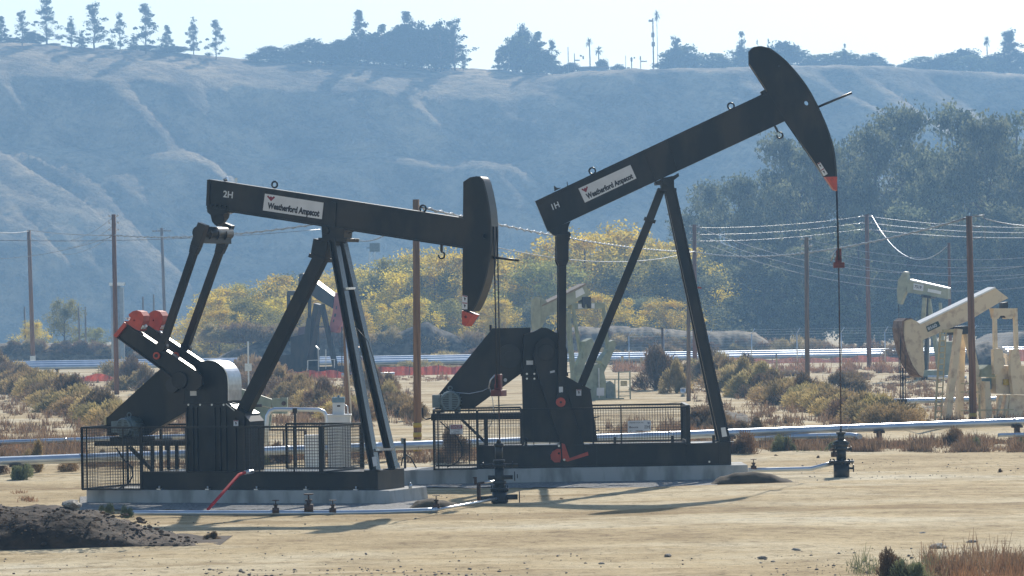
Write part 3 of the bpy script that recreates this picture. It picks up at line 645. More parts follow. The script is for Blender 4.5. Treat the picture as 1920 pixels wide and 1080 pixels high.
def sticker(root, fr, q, w, name='warning_sticker', split=1):
    """white plate with a red strip and a small black pictogram; q TL TR BR BL"""
    pl = MB(); pl.prism(outline(fr, q, w), w - 0.006, w); o = pl.build(name, WHITEP, root)
    c = [Vector(fr.L(x, y, w)) for x, y in q]
    at = lambda a, b_: tuple((c[3] * (1 - a) + c[2] * a) * (1 - b_) + (c[0] * (1 - a) + c[1] * a) * b_)
    rb = MB(); ik = MB()
    for k in range(split):
        y0 = k / split; h = 1 / split
        rb.prism([at(0.05, y0 + h * .84), at(.95, y0 + h * .84), at(.95, y0 + h * .97), at(.05, y0 + h * .97)], w - 0.009, w - 0.0065)
        ik.prism([at(.3, y0 + h * .68), at(.45, y0 + h * .74), at(.6, y0 + h * .62), at(.72, y0 + h * .7), at(.62, y0 + h * .4), at(.5, y0 + h * .2), at(.42, y0 + h * .45)], w - 0.009, w - 0.0065)
    rb.build('red_strip', MAROON, o); ik.build('pictogram', INK, o); return o
def nameplate(root, fr, q, qt, qlogo, w):
    mb = MB(); mb.prism(outline(fr, q, w), w - 0.008, w); o = mb.build('name_plate', WHITEP, root)
    t = MB(); quad_text(t, fr, 'Weatherford Ampscot', qt, w - 0.012, 0.055, 0.003); t.build('lettering', INK, o)
    c = [Vector(fr.L(x, y, w)) for x, y in qlogo]
    at = lambda a, b_: tuple((c[3] * (1 - a) + c[2] * a) * (1 - b_) + (c[0] * (1 - a) + c[1] * a) * b_)
    pts = [(0, .78), (.14, 1), (.33, .70), (.5, .92), (.67, .70), (.86, 1), (1, .78), (.5, 0)]
    l = MB(); l.prism([at(a, b_) for a, b_ in pts], w - 0.012, w - 0.009); l.build('maroon_logo', MAROON, o)
def motor(root, c, r, ln, boxside=-1):
    """TEFC motor, shaft along the lateral axis, fan end to the viewer. c: centre of the fan end"""
    x, y, z = c; mb = MB(); mb.cyl((x, y, z), (x, y + 0.06, z), r * 0.86, r, 24); mb.cyl((x, y + 0.06, z), (x, y + ln, z), r, n=24)
    for k in range(20):
        a = 2 * math.pi * k / 20; p = Vector((x + math.cos(a) * r, y + .25, z + math.sin(a) * r)); mb.bar(p, p + Vector((0, ln - .3, 0)), 0.012, 0.05, (math.cos(a), 0, math.sin(a)))
    mb.box((x - r * .95, y + .2, z - r * 1.12), (x - r * .6, y + ln - .1, z - r * .6)); mb.box((x + r * .6, y + .2, z - r * 1.12), (x + r * .95, y + ln - .1, z - r * .6))
    o = mb.build('motor', MOTOR, root)
    g = MB()
    for k in range(-4, 5):
        h = z + k * r * 0.17; hw = math.sqrt(max(0.01, (r * .74) ** 2 - (h - z) ** 2)); 
        for s_ in (-1, 1): g.box((x + (s_ * hw if s_ < 0 else r * .16), y - 0.008, h - r * .035), (x + (-r * .16 if s_ < 0 else hw), y + 0.002, h + r * .035))
    g.build('fan_vents', INK, o)
    b = MB(); b.box((x + boxside * r * 1.75 - .0, y + .15, z - r * .6), (x + boxside * r * 0.98, y + .5, z + r * .62)) if boxside > 0 else b.box((x - r * 1.75, y + .15, z - r * .6), (x - r * 0.98, y + .5, z + r * .62))
    b.build('junction_box', MOTOR, o)
    e = MB(); e.ring((x, y + ln * .5, z + r + .06), 0.05, 0.013); e.build('lifting_eye', MOTOR, o)
    return o
def lug(root, fr, px, py, rpx, w=0.0, scale=80.0):
    u, z = fr.L(px, py, w); mb = MB(); mb.ring((u, w, z), rpx / scale, 0.022); mb.build('lifting_ring', BLACK, root)
def hook(root, fr, p0, p1, w=0.0):
    a = fr.L3(*p0, w); b_ = fr.L3(*p1, w); mb = MB(); mb.bar(a, b_, 0.05, 0.05); d = (b_ - a).normalized()
    c = b_ + d * 0.09; pts = []
    for i in range(13):
        t = R(100 - i * 24); pts.append(c + Vector((math.cos(t) * .075, 0, math.sin(t) * .075)))
    mb.tube(pts, 0.022, 6); mb.build('hook', BLACK, root)
def arc_dense(pts, n=5):
    out = []
    m = len(pts)
    for i in range(m - 1):
        p0 = pts[max(0, i - 1)]; p1 = pts[i]; p2 = pts[i + 1]; p3 = pts[min(m - 1, i + 2)]
        for k in range(n):
            t = k / n; out.append(tuple(0.5 * ((2 * p1[j]) + (-p0[j] + p2[j]) * t + (2 * p0[j] - 5 * p1[j] + 4 * p2[j] - p3[j]) * t * t + (-p0[j] + 3 * p1[j] - 3 * p2[j] + p3[j]) * t ** 3) for j in (0, 1)))
    out.append(pts[-1]); return out
def ibeam(root, fr, top0, top1, bot1, bot0, w, name='walking_beam', m=BLACK, web=0.10, fl=0.035):
    """I-section between top edge (top0->top1) and bottom edge (bot0->bot1), px on plane w (half width |w|)"""
    t0, t1, b1, b0 = [Vector(fr.L(*p, w)) for p in (top0, top1, bot1, bot0)]
    mb = MB(); hw = abs(w)
    up0 = (t0 - b0).normalized() * fl; up1 = (t1 - b1).normalized() * fl
    mb.prism([tuple(t0), tuple(t1), tuple(t1 - up1), tuple(t0 - up0)], -hw, hw)
    mb.prism([tuple(b0 + up0), tuple(b1 + up1), tuple(b1), tuple(b0)], -hw, hw)
    mb.prism([tuple(t0 - up0), tuple(t1 - up1), tuple(b1 + up1), tuple(b0 + up0)], -hw + 0.04, hw - 0.04)
    return mb.build(name, m, root)
def clamp_and_rod(root, fr, top, mid, cw, bot, wl, dist=0.10, tag_px=None):
    """two bridle cables, red carrier bar and polished rod"""
    a = fr.L3(*top); b_ = fr.L3(*mid)
    mb = MB()
    for s in (-dist, dist): mb.cyl(a + Vector((0, s, 0)), b_ + Vector((0, s, 0.12)), 0.016, n=8)
    mb.build('bridle_cables', CABLE, root)
    cb = MB(); cb.box((b_.x - cw / 2, -0.16, b_.z - 0.07), (b_.x + cw / 2, 0.16, b_.z + 0.07))
    cb.box((b_.x - cw * .32, -0.06, b_.z + 0.07), (b_.x + cw * .28, 0.06, b_.z + 0.2)); cb.box((b_.x - .06, -0.07, b_.z + 0.2), (b_.x + .07, 0.07, b_.z + 0.42))
    cb.build('carrier_bar', mat('dark_red_paint', (0.20, 0.035, 0.03), 0.5, 0, (0.10, 0.025, 0.022), 8), root, 0.008)
    lc = MB(); lc.tube([b_ + Vector((-.05, -.1, .40)), b_ + Vector((-.14, -.12, .30)), b_ + Vector((-.2, -.12, .1))], 0.018, 6); lc.build('load_cell', GALV, root)
    r = MB(); r.cyl(b_ + Vector((0, 0, .3)), fr.L3(*bot), 0.017, n=8); r.build('polished_rod', RUST, root)

def pitman(root, fr, top, bot, w, wid=0.17, dep=0.16):
    a = fr.L3(*top, w); b_ = fr.L3(*bot, w); mb = MB(); mb.bar(a, b_, wid, dep); mb.cyl(b_ + Vector((0, -dep * .75, 0)), b_ + Vector((0, dep * .75, 0)), wid * .75, n=16)
    return mb.build('pitman_arm', BLACK, root)

# ===== left machine, number 2H, turned so that its right end comes nearer
T2 = R(22); g2 = G(730, 945)
F2 = Frame(g2, T2); F2.o = F2.o + F2.n * 0.85 - F2.u * 3.2; F2 = Frame(F2.o, T2)
root2 = thing('pump_jack', 'black pump jack numbered 2H, horse head down, red counterweights raised, on the left', 'pump jack', F2.o, -T2)
fr = F2
c0 = fr.L(162, 922, -.85)[0]; c1 = fr.L(730, 917, -.85)[0]; ZB = 0.30
base2 = thing('concrete_base', 'low concrete base under the left black pump jack numbered 2H', 'concrete base', F2.o, -T2, 'concrete bases under the black pump jacks')
mb = MB(); mb.hexa([(c0, -.87, -.2), (c1 + .06, -.87, -.2), (c1 + .06, 1.3, -.2), (c0, 1.3, -.2)], [(c0, -.85, ZB), (c1, -.85, ZB), (c1, 1.25, ZB), (c0, 1.25, ZB)])
mb.build('slab', CONC, base2, 0.015)
x0 = fr.L(264, 905, -.74)[0]; x1 = fr.L(707, 900, -.74)[0]; ZS = ZB + 0.42
mb = MB()
for s in (-.74, .64):
    mb.box((x0, s, ZB + .002), (x1, s + .10, ZB + .035)); mb.box((x0, s, ZS - .03), (x1, s + .10, ZS)); mb.box((x0, s + .035, ZB + .035), (x1, s + .065, ZS - .03))
for k in range(9):
    x = x0 + (x1 - x0) * k / 8; mb.box((x - .02 if k else x, -.70, ZB + .036), (x + .02 if k < 8 else x, .70, ZS - .031))
mb.box((x0 + .3, -.63, ZS - .028), (x1 - .3, .63, ZS - .004)); mb.box((x1 + .001, -.74, ZB + .002), (x1 + .02, .74, ZS))
mb.build('skid', BLACK, root2)
mb = MB()
for k in range(5):
    x = x0 + .5 + (x1 - x0 - 1) * k / 4; mb.box((x - .05, -.83, ZB + .003), (x + .05, -.745, ZB + .03)); mb.cyl((x, -.79, ZB + .03), (x, -.79, ZB + .09), .02, n=6)
mb.build('hold_down_clamps', GALV, root2)
# beam
W = -.19
ibeam(root2, fr, (391, 336), (869, 409), (869, 466), (387, 391), W)
mb = MB(); mb.prism(outline(fr, [(621, 378), (630, 380), (628, 427), (619, 426)], W), -.185, -.16)
mb.prism(outline(fr, [(388, 337), (393, 337), (392, 386), (386, 386)], W), -.185, .185); mb.build('stiffener_plates', BLACK, root2)
nameplate(root2, fr, [(497, 363), (607, 380), (603.5, 411), (493, 394.5)], [(502.5, 379.2), (600, 393.7), (597.5, 410.6), (500.6, 394.0)], [(501, 366), (516, 368), (516, 378.5), (501, 376.5)], -.156)
mb = MB(); quad_text(mb, fr, '2H', [(419, 357), (437, 359.5), (436, 372), (418, 369.5)], -.156, 0.02); mb.build('number_lettering', WLET, root2)
lug(root2, fr, 515, 346, 5.5); lug(root2, fr, 793, 391, 6)
mb = MB(); u, z = fr.L(420, 337); mb.cyl((u, 0, z), (u + .1, 0, z + .02), .035, .06, 8); u, z = fr.L(443, 338); mb.box((u - .02, -.02, z - .04), (u + .02, .02, z + .05)); mb.build('grease_fittings', GALV, root2)
mb = MB(); mb.prism(outline(fr, [(860, 405), (869, 406), (869, 413), (860, 412)], -.1), -.1, .1); mb.build('head_latch', BLACK, root2)
hook(root2, fr, (828, 459), (828, 471))
# horse head: two shaped cheeks with the arc plate between them
hd = arc_dense([(907, 331), (914, 340), (922, 372), (927, 405), (928.5, 440), (927, 472), (922, 505), (914, 537), (903, 566), (893, 584)], 4)
hd = [(x - 7, y) for x, y in hd]
hw = .17
body = [(868.5, 341), (881, 332.5), (893, 330.5)] + hd + [(866.5, 582)]
mb = MB(); hole = [circ(fr.L(909.5, 442.5, -hw), 0.062)]
mb.prism(outline(fr, body, -hw), -hw, -hw + .02, hole); mb.prism(outline(fr, body, -hw), hw - .02, hw, hole)
mb.prism(outline(fr, [(868.5, 342), (873, 339), (873, 582), (867, 582)], -hw), -hw + .02, hw - .02)
o = mb.build('horse_head', BLACK, root2)
a = MB(); ar = outline(fr, [(893, 330.5)] + hd, -hw); ar = [(x - .018, z) for x, z in ar]
for p, q in zip(ar, ar[1:]): a.hexa([(p[0], -hw - .03, p[1]), (q[0], -hw - .03, q[1]), (q[0], hw + .03, q[1]), (p[0], hw + .03, p[1])], [(p[0] + .035, -hw - .03, p[1]), (q[0] + .035, -hw - .03, q[1]), (q[0] + .035, hw + .03, q[1]), (p[0] + .035, hw + .03, p[1])])
a.build('arc_plate', BLACK2, o)
t = MB(); t.prism(outline(fr, [(866, 582), (888, 590), (873, 612), (866.5, 608)], -hw), -hw - .012, hw + .012, [circ(fr.L(873.5, 594, -hw), .035, 8)]); t.build('red_tip', REDP, o)
sticker(o, fr, [(867, 553), (876.5, 555), (876.5, 580), (866.5, 580)], -hw - .002, split=2)
mb = MB(); mb.cyl(fr.L3(920, 482, 0), fr.L3(973, 488.5, -.05), .028, n=8); mb.build('latch_pin', BLACK2, root2)
clamp_and_rod(root2, fr, (929, 425), (935, 737), .26, (937, 862), None)
# saddle bearing and posts
mb = MB(); mb.prism(outline(fr, [(603, 423), (646, 429), (644, 447), (604, 446)], -.22), -.22, .22); mb.prism(outline(fr, [(597, 446), (650, 447), (649, 453), (597, 452)], -.34), -.34, .34)
u, z = fr.L(612, 432, -.2); mb.cyl((u, -.27, z), (u, -.20, z), .09, n=16); mb.build('centre_bearing', BLACK, root2, .006)
mb = MB()
mb.bar(fr.L3(607, 450), fr.L3(601, 485), .36, .36); mb.bar(fr.L3(601, 485), fr.L3(456, 775), .29, .26); mb.bar(fr.L3(602, 480), fr.L3(600, 487), .42, .42)
mb.build('rear_leg', BLACK, root2)
for s in (-1, 1):
    mb = MB(); wt, wb = s * .26, s * .60
    a = fr.L3(625, 449, -.26) if s < 0 else fr.L3(640, 452, .26); b_ = fr.L3(703, 882, -.60) if s < 0 else fr.L3(738, 879, .60)
    mb.hbeam(a, b_, .17, .22, (0, 1, 0)); mb.box((b_.x - .2, b_.y - .15, b_.z - .02), (b_.x + .2, b_.y + .15, b_.z + .01)); lg = mb.build('front_leg', BLACK, root2); fm = MB(); ax = (b_ - a).normalized(); nn = ax.cross(Vector((0, 1, 0))).normalized(); nn = nn if nn.x > 0 else -nn; fm.bar(a + nn * .090, b_ + nn * .090, .008, .23, (0, 1, 0)); fm.build('flange', GLOSSB, lg)
for (xa, xb, y) in ((651, 664, 541), (708, 736, 843)):
    mb = MB(); mb.bar(fr.L3(xa, y, -.35 if y < 600 else -.57), fr.L3(xb, y - .5, .35 if y < 600 else .57), .09, .05, (0, 0, 1))
    mb.build('cross_brace', GALV, root2)
mb = MB(); mb.prism(outline(fr, [(697, 857), (705, 856), (707, 873), (700, 875)], -.72), -.716, -.71); mb.build('data_plate', WHITEP, root2)
mb = MB(); a = fr.L3(664, 652, -.2); mb.prism([(a.x - .02, a.z + .04), (a.x + .06, a.z + .07), (a.x + .14, a.z + .01), (a.x, a.z - .05)], -.3, -.2); mb.build('red_flag', REDP, root2)
mb = MB(); mb.tube([fr.L3(640, 437), fr.L3(655, 437), fr.L3(670, 431), fr.L3(677, 420)], .012, 6); mb.tube([fr.L3(664, 610), fr.L3(690, 640), fr.L3(705, 690), fr.L3(722, 760)], .008, 5); mb.build('grease_line', CABLE, root2)
# tail bearing, equalizer, pitmans
mb = MB(); mb.prism(outline(fr, [(388, 386), (428, 393), (427, 399), (420, 401), (418, 408), (406, 424), (398, 416), (395, 403), (389, 398)], -.15), -.16, .16)
mb.cyl(fr.L3(411, 411, -.2), fr.L3(411, 411, .2), .12, n=16)
for k in range(4): q = fr.L3(395 + 9 * k, 384 + 1.3 * k, -.2); mb.cyl(q, q + Vector((0, .05, 0)), .03, n=6)
mb.build('tail_bearing', BLACK, root2)
mb = MB(); wq = .78
e0 = fr.L3(400, 437, 0)
mb.cyl((e0.x, -wq, e0.z), (e0.x, wq, e0.z), .15, n=20)
mb.box((e0.x - .10, -wq + .05, e0.z - .24), (e0.x + .10, wq - .05, e0.z + .10))
for k in (-2, 0, 2): mb.cyl((e0.x, k * .2 - .012, e0.z - .03), (e0.x, k * .2 + .012, e0.z - .03), .165, n=20)
dv = Vector((-60, 0, -200)).normalized()
dp = (fr.L3(304, 650, -.82) - fr.L3(371, 452, -.82)).normalized()
mb.build('equalizer_beam', BLACK, root2)
for s, (pt, pb) in ((-1, ((371, 452), (304, 650))), (1, ((419, 452), (348, 652)))):
    a = fr.L3(*pt, s * .82); cm = MB(); cm.bar(a - dp * .42, a + dp * .12, .22, .20); cm.bar(a + dp * .12, a + dp * .3, .22, .20, wid1=.17); cm.build('pitman_cap', BLACK, root2, .01)
    pitman(root2, fr, pt, pb, s * .82, .155, .15)
# gearbox and pedestal
gb = [(346, 757), (346, 700), (352, 686), (364, 679), (390, 676), (404, 680), (416, 690), (423, 703), (426, 722), (426, 757)]
mb = MB(); mb.prism(outline(fr, gb, -.33), -.33, .33); mb.prism(outline(fr, [(344, 752), (428, 752), (428, 757), (344, 757)], -.38), -.38, .38)
mb.build('gearbox', BLACK, root2, .01)
mb = MB()
for k in range(4): q = fr.L3(354 + 22 * k, 754, -.38); mb.cyl(q + Vector((0, -.03, -.06)), q + Vector((0, 0, -.06)), .025, n=6)
mb.build('gearbox_bolts', GALV, root2)
cov = MB(); rim = outline(fr, arc_dense([(387, 675.5), (404, 679), (417, 688.5), (425, 702), (427.5, 722), (427.5, 752)], 3), -.33)
for p, q in zip(rim, rim[1:]): cov.hexa([(p[0], -.34, p[1]), (q[0], -.34, q[1]), (q[0], .34, q[1]), (p[0], .34, p[1])], [(p[0] + .02, -.34, p[1] + .01), (q[0] + .02, -.34, q[1] + .01), (q[0] + .02, .34, q[1] + .01), (p[0] + .02, .34, p[1] + .01)])
cov.build('gear_cover_band', GALV, root2)
mb = MB(); mb.prism(outline(fr, [(356.5, 733), (368.5, 733), (368.5, 742), (356.5, 742)], -.34), -.345, -.337); mb.build('maker_plate', WHITEP, root2)
mb = MB(); mb.prism(outline(fr, [(350, 758), (428, 758), (458, 776), (458, 890), (350, 890)], -.42), -.40, .40)
for x in (350, 361, 369, 402, 412, 423, 441, 457): p, z_ = fr.L(x, 770, -.42); zt = fr.L(x, 760 if x < 430 else 778, -.42)[1]; mb.box((p - .015, -.44, ZS), (p + .015, -.401, zt - .05))
mb.prism(outline(fr, [(458, 775), (466, 779), (475, 790), (475, 889), (458, 889)], -.2), -.38, .38)
mb.build('pedestal', BLACK, root2)
sticker(root2, fr, [(438, 788), (447, 788), (447, 800), (438, 800)], -.446)
mb = MB(); q = fr.L3(445, 741, -.3)
for k in range(3): mb.bar(fr.L3(424 + 6 * k, 757 - k, -.42), fr.L3(440 + 3 * k, 770 - 6 * k, -.42), .02, .02)
mb.build('drain_fittings', GALV, root2)
# cranks and counterweights
shaft = fr.L3(362, 712)
mb = MB(); mb.cyl((shaft.x, -.70, shaft.z), (shaft.x, .70, shaft.z), .10, n=16); mb.build('crankshaft', BLACK, root2)
for s in (-1, 1):
    dx = 0 if s < 0 else 37
    w0, w1 = (-.70, -.50) if s < 0 else (.50, .70); wp = -.70 if s < 0 else .50; dx = 0 if s < 0 else 36
    pts = [(234, 607), (366, 696), (376, 706), (376, 722), (366, 732), (350, 732), (325, 710), (299, 690), (217, 631)]
    mb = MB(); ol = outline(fr, [(x + dx, y) for x, y in pts], wp); mb.prism(ol, w0 + .05, w1 - .05)
    p = [Vector((x_, 0, z_)) for x_, z_ in ol]
    for a, b_ in ((0, 1), (7, 8), (6, 7)): mb.bar(Vector((p[a].x, (w0 + w1) / 2, p[a].z)), Vector((p[b_].x, (w0 + w1) / 2, p[b_].z)), .035, .20)
    mb.cyl((shaft.x, w0 - .02, shaft.z), (shaft.x, w1 + .02, shaft.z), .20, n=20)
    cr = mb.build('crank', BLACK, root2, .008)
    ep = MB(); e = outline(fr, [(x + dx, y) for x, y in [(233.5, 604), (238, 609), (218.5, 633.5), (213, 629)]], wp); ep.prism(e, w0 - .02, w1 + .02); ep.build('red_end_plate', REDP, cr)
    pin = MB(); q = fr.L3(294 + dx, 667, wp); pin.cyl((q.x, w0 - .03, q.z), (q.x, w0 + .02, q.z), .085, n=16)
    pin.build('red_hole_cap', REDP, cr); pn = MB(); pn.cyl((q.x, w0 - .04, q.z), (q.x, w0 - .02, q.z), .045, n=12); pn.build('cap_boss', INK, cr)
    cw = [(234, 602), (244, 602), (247, 596), (243, 590), (250, 584), (258, 582), (266, 584), (271, 592), (271, 602), (268, 609), (264, 620), (257, 618)]
    mb = MB(); mb.prism(outline(fr, [(x + dx, y) for x, y in cw], wp), w0 - .06, w1 + .06, [circ(fr.L(253.5 + dx, 600.5, wp), .022, 8)]); k_ = mb.build('counterweight', REDP, root2, .012)
    mb = MB()
    for bx, by in ((236, 597), (242, 601), (264, 615), (267, 612)): q = fr.L3(bx + dx, by, wp - .06); mb.cyl(q + Vector((0, .02, 0)), q + Vector((0, .2, 0)), .028, n=6); mb.cyl(q + Vector((0, 0, 0)) + Vector((-.03, .1, 0)), q + Vector((.05, .1, .04)), .016, n=6)
    mb.build('bolts', GALV, k_)
# belt guard, motor, motor platform
bgd = [(201, 783), (303, 690), (345, 676), (362, 690), (362, 760), (349, 771), (292, 805), (276, 816), (201, 816)]
mb = MB(); mb.prism([fr.L(x, y, .22) for x, y in bgd], .22, .44); mb.build('belt_guard', BLACK, root2, .01)
mb = MB(); q = fr.L3(326, 722, .2); mb.cyl((q.x, .10, q.z), (q.x, .218, q.z), .17, n=20); mb.build('sheave_hub', BLACK2, root2)
q = fr.L3(230, 801, -.48); motor(root2, (q.x, -.48, q.z), .215, .66)
mb = MB(); a = fr.L(177, 827, -.5); b_ = fr.L(352, 836, -.5); mb.box((a[0], -.5, b_[1]), (b_[0], -.42, a[1])); mb.box((a[0], .3, b_[1]), (b_[0], .38, a[1])); mb.box((a[0] + .2, -.42, a[1] - .06), (a[0] + 1.4, .3, a[1] - .02))
c_ = fr.L(205, 820, -.5); mb.box((c_[0], -.45, a[1] + .001), (c_[0] + .75, .34, c_[1]))
for x in (284, 300): q = fr.L(x, 836, -.5)[0]; mb.box((q - .035, -.49, ZS), (q + .035, -.43, b_[1] - .001)); mb.box((q - .035, .31, ZS), (q + .035, .37, b_[1] - .001))
mb.bar(fr.L3(243, 838, -.4), fr.L3(288, 884, -.4), .08, .06); mb.bar(fr.L3(243, 838, .3), fr.L3(288, 884, .3), .08, .06); mb.build('motor_platform', BLACK, root2)
mb = MB(); mb.tube([fr.L3(218, 840, -.4), fr.L3(232, 862, -.45), fr.L3(247, 876, -.5), fr.L3(249, 892, -.5), fr.L3(240, 908, -.5), fr.L3(215, 920, -.55), fr.L3(195, 919, -.5)], .02, 7); mb.build('power_cable', CABLE, root2)
mb = MB(); mb.bar(fr.L3(198, 782, .2), fr.L3(198, 802, .2), .05, .05); mb.build('yellow_marker', YELP, root2)
# guards
GN, GF = -1.12, 1.12
def zat(px, py, w): return fr.L(px, py, w)[1]
zt = zat(352, 801, GN); gx0 = fr.L(154, 860, GN)[0]; gx1 = fr.L(600, 860, GN)[0]; gm = fr.L(350, 860, GN)[0]; gs = fr.L(264, 860, GN)[0]
wire_panel(root2, 'guard_panel', [(gx0, GN, ZB + .03), (gs, GN, ZB + .03), (gs, GN, zt), (gx0, GN, zt)], mid=(.08, .7))
wire_panel(root2, 'guard_panel', [(gs + .03, GN, ZS), (gm, GN, ZS), (gm, GN, zt), (gs + .03, GN, zt)], mid=())
gp = fr.L(458, 860, GN)[0]
mb = MB(); mb.bar((gm, GN, zt), (gp, GN, zt), .045, .045); mb.build('guard_rail', BLACK, root2)
wire_panel(root2, 'guard_panel', [(gp, GN, ZS), (gx1, GN, ZS), (gx1, GN, zt), (gp, GN, zt)], mid=(.20, .66))
wire_panel(root2, 'guard_panel', [(gx1 + .05, GN, ZS), (gx1 + .05, GF, ZS), (gx1 + .05, GF, zt), (gx1 + .05, GN, zt)], frame=.05, mid=())
wire_panel(root2, 'guard_panel', [(gp, GF, ZS), (gx1, GF, ZS), (gx1, GF, zt), (gp, GF, zt)], mid=(.5,))
wire_panel(root2, 'guard_panel', [(gx0, GN, ZB + .03), (gx0, GF, ZB + .03), (gx0, GF, zt), (gx0, GN, zt)], mid=())
wire_panel(root2, 'guard_panel', [(gx0, GF, ZB + .03), (gm, GF, ZB + .03), (gm, GF, zt), (gx0, GF, zt)], mid=(.33, .66))

# ===== right machine, number 1H, side on
T1 = R(-0.6); g1 = G(1080, 904)
F1 = Frame(g1, T1); F1 = Frame(F1.o + F1.n * .92, T1); fr = F1
root1 = thing('pump_jack', 'taller black pump jack numbered 1H with its horse head raised high, on the right', 'pump jack', F1.o, -T1)
ZB = 0.36
base1 = thing('concrete_base', 'long concrete base under the taller black pump jack numbered 1H', 'concrete base', F1.o, -T1, 'concrete bases under the black pump jacks')
c0 = fr.L(752, 885, -.92)[0]; c1 = fr.L(1402, 875, -.92)[0]
mb = MB(); mb.hexa([(c0, -.95, -.2), (c1 + .03, -.95, -.2), (c1 + .03, 1.3, -.2), (c0, 1.3, -.2)], [(c0, -.92, ZB), (c1, -.92, ZB), (c1, 1.25, ZB), (c0, 1.25, ZB)]); mb.build('slab', CONC, base1, .015)
x0 = fr.L(895, 850, -.78)[0]; x1 = fr.L(1371, 850, -.78)[0]; ZS = ZB + .56
mb = MB()
for s in (-.78, .67):
    mb.box((x0, s, ZB + .002), (x1, s + .11, ZB + .04)); mb.box((x0, s, ZS - .035), (x1, s + .11, ZS)); mb.box((x0, s + .035, ZB + .04), (x1, s + .07, ZS - .035))
for x in (x0 + .01, fr.L(1000, 850, -.8)[0], fr.L(1120, 850, -.8)[0], fr.L(1288, 850, -.8)[0], fr.L(1350, 850, -.8)[0], x1 - .02): mb.box((x - .012, -.77, ZB + .041), (x + .012, .74, ZS - .036))
mb.box((x0 + .2, -.66, ZS - .03), (x1 - .2, .66, ZS - .006)); mb.build('skid', BLACK, root1)
for px in (986, 1153, 1261, 1338):
    mb = MB(); q = fr.L(px, 830, -.72)[0]; mb.box((q - .035, -.76, ZS + .001), (q + .035, -.68, ZS + .12)); mb.cyl((q, -.72, ZS + .12), (q, -.72, ZS + .19), .035, n=8)
    mb.build('lifting_bollard', BLACK2, root1)
mb = MB()
for px in (905, 1330): q = fr.L(px, 870, -.8)[0]; mb.cyl((q, -.83, ZB + .09), (q, -.79, ZB + .09), .025, n=8)
mb.build('skid_bolts', GALV, root1)
W = -.2
ibeam(root1, fr, (1003.5, 377), (1440, 171.5), (1474, 226), (1027, 434), W, fl=.04)
mb = MB()
for q in ([(1003.5, 377), (1007, 375.4), (1030, 432.5), (1027, 434)], [(1207, 281.5), (1212, 279), (1234, 336), (1229, 338)], [(1250, 262), (1254, 260), (1276, 318), (1272, 320)]): mb.prism(outline(fr, q, W), -.19, -.165)
mb.build('stiffener_plates', BLACK, root1)
nameplate(root1, fr, [(1084.4, 353.5), (1182, 309), (1193.3, 334.5), (1096.7, 380)], [(1097.3, 363.8), (1184, 324), (1188.8, 337), (1103.2, 377)], [(1089.5, 354), (1101.5, 348.3), (1105, 357.8), (1093.5, 363.3)], -.166)
mb = MB(); quad_text(mb, fr, '1H', [(1033, 383), (1046, 377.5), (1050, 388), (1037, 393.8)], -.166, .02); mb.build('number_lettering', WLET, root1)
lug(root1, fr, 1110.5, 320.5, 6, scale=75); lug(root1, fr, 1370.5, 199, 6, scale=75)
mb = MB(); u, z = fr.L(1043, 354); mb.prism([(u - .05, z - .06), (u + .12, z + .02), (u + .02, z + .02), (u - .06, z + .08)], -.1, .1); u, z = fr.L(1064, 345); mb.cyl((u, 0, z - .05), (u - .01, 0, z + .06), .01, n=6); mb.build('grease_fittings', BLACK2, root1)
mb = MB(); mb.prism(outline(fr, [(1426, 172), (1434, 168), (1438, 173), (1428, 178)], -.12), -.12, .12); mb.build('head_latch', BLACK, root1)
hook(root1, fr, (1452.5, 236), (1459, 248))
arc = arc_dense([(1443, 90), (1460, 101.7), (1480, 120), (1500, 143.3), (1516.7, 166.7), (1533, 196.7), (1546.7, 226.7), (1556.7, 253), (1564, 280), (1568, 310), (1569.3, 331)], 4)
hw = .19
body = [(1438, 170), (1405.5, 120), (1405, 95), (1413, 88), (1427, 86)] + arc + [(1546.7, 331.7), (1473.5, 226.5)]
mb = MB(); hl = [circ(fr.L(1513, 192.7, -hw), .065), circ(fr.L(1461.7, 123, -hw), .025, 8)]
mb.prism(outline(fr, body, -hw), -hw, -hw + .02, hl); mb.prism(outline(fr, body, -hw), hw - .02, hw, hl)
mb.prism(outline(fr, [(1406, 120), (1412, 120), (1548, 328), (1545, 330)], -hw), -hw + .02, hw - .02)
o = mb.build('horse_head', BLACK, root1)
a = MB(); ar = outline(fr, [(1427, 86.5)] + arc, -hw)
for p, q in zip(ar, ar[1:]): a.hexa([(p[0] - .035, -hw - .03, p[1] - .01), (q[0] - .035, -hw - .03, q[1] - .01), (q[0] - .035, hw + .03, q[1] - .01), (p[0] - .035, hw + .03, p[1] - .01)], [(p[0], -hw - .03, p[1]), (q[0], -hw - .03, q[1]), (q[0], hw + .03, q[1]), (p[0], hw + .03, p[1])])
a.build('arc_plate', BLACK2, o)
t = MB(); t.prism(outline(fr, [(1546.7, 331.7), (1569.5, 331), (1569.5, 357.7), (1563, 355)], -hw), -hw - .012, hw + .012, [circ(fr.L(1559.5, 337, -hw), .018, 8)]); t.build('red_tip', REDP, o)
sticker(o, fr, [(1532, 307), (1537.5, 303.5), (1552, 326), (1544.5, 330.5)], -hw - .002, split=2)
mb = MB(); mb.cyl(fr.L3(1528, 203, 0), fr.L3(1597, 174, 0), .03, n=8); mb.build('latch_pin', BLACK2, root1)
clamp_and_rod(root1, fr, (1568.5, 345), (1572.5, 497), .27, (1577, 812), None)
mb = MB(); mb.prism(outline(fr, [(1240, 334), (1263, 330), (1264, 354), (1240, 354)], -.24), -.24, .24); mb.prism(outline(fr, [(1228, 341), (1239, 337), (1240, 346), (1229, 346)], -.24), -.22, .22); mb.prism(outline(fr, [(1262, 330), (1272, 325), (1273, 330), (1264, 337)], -.24), -.22, .22)
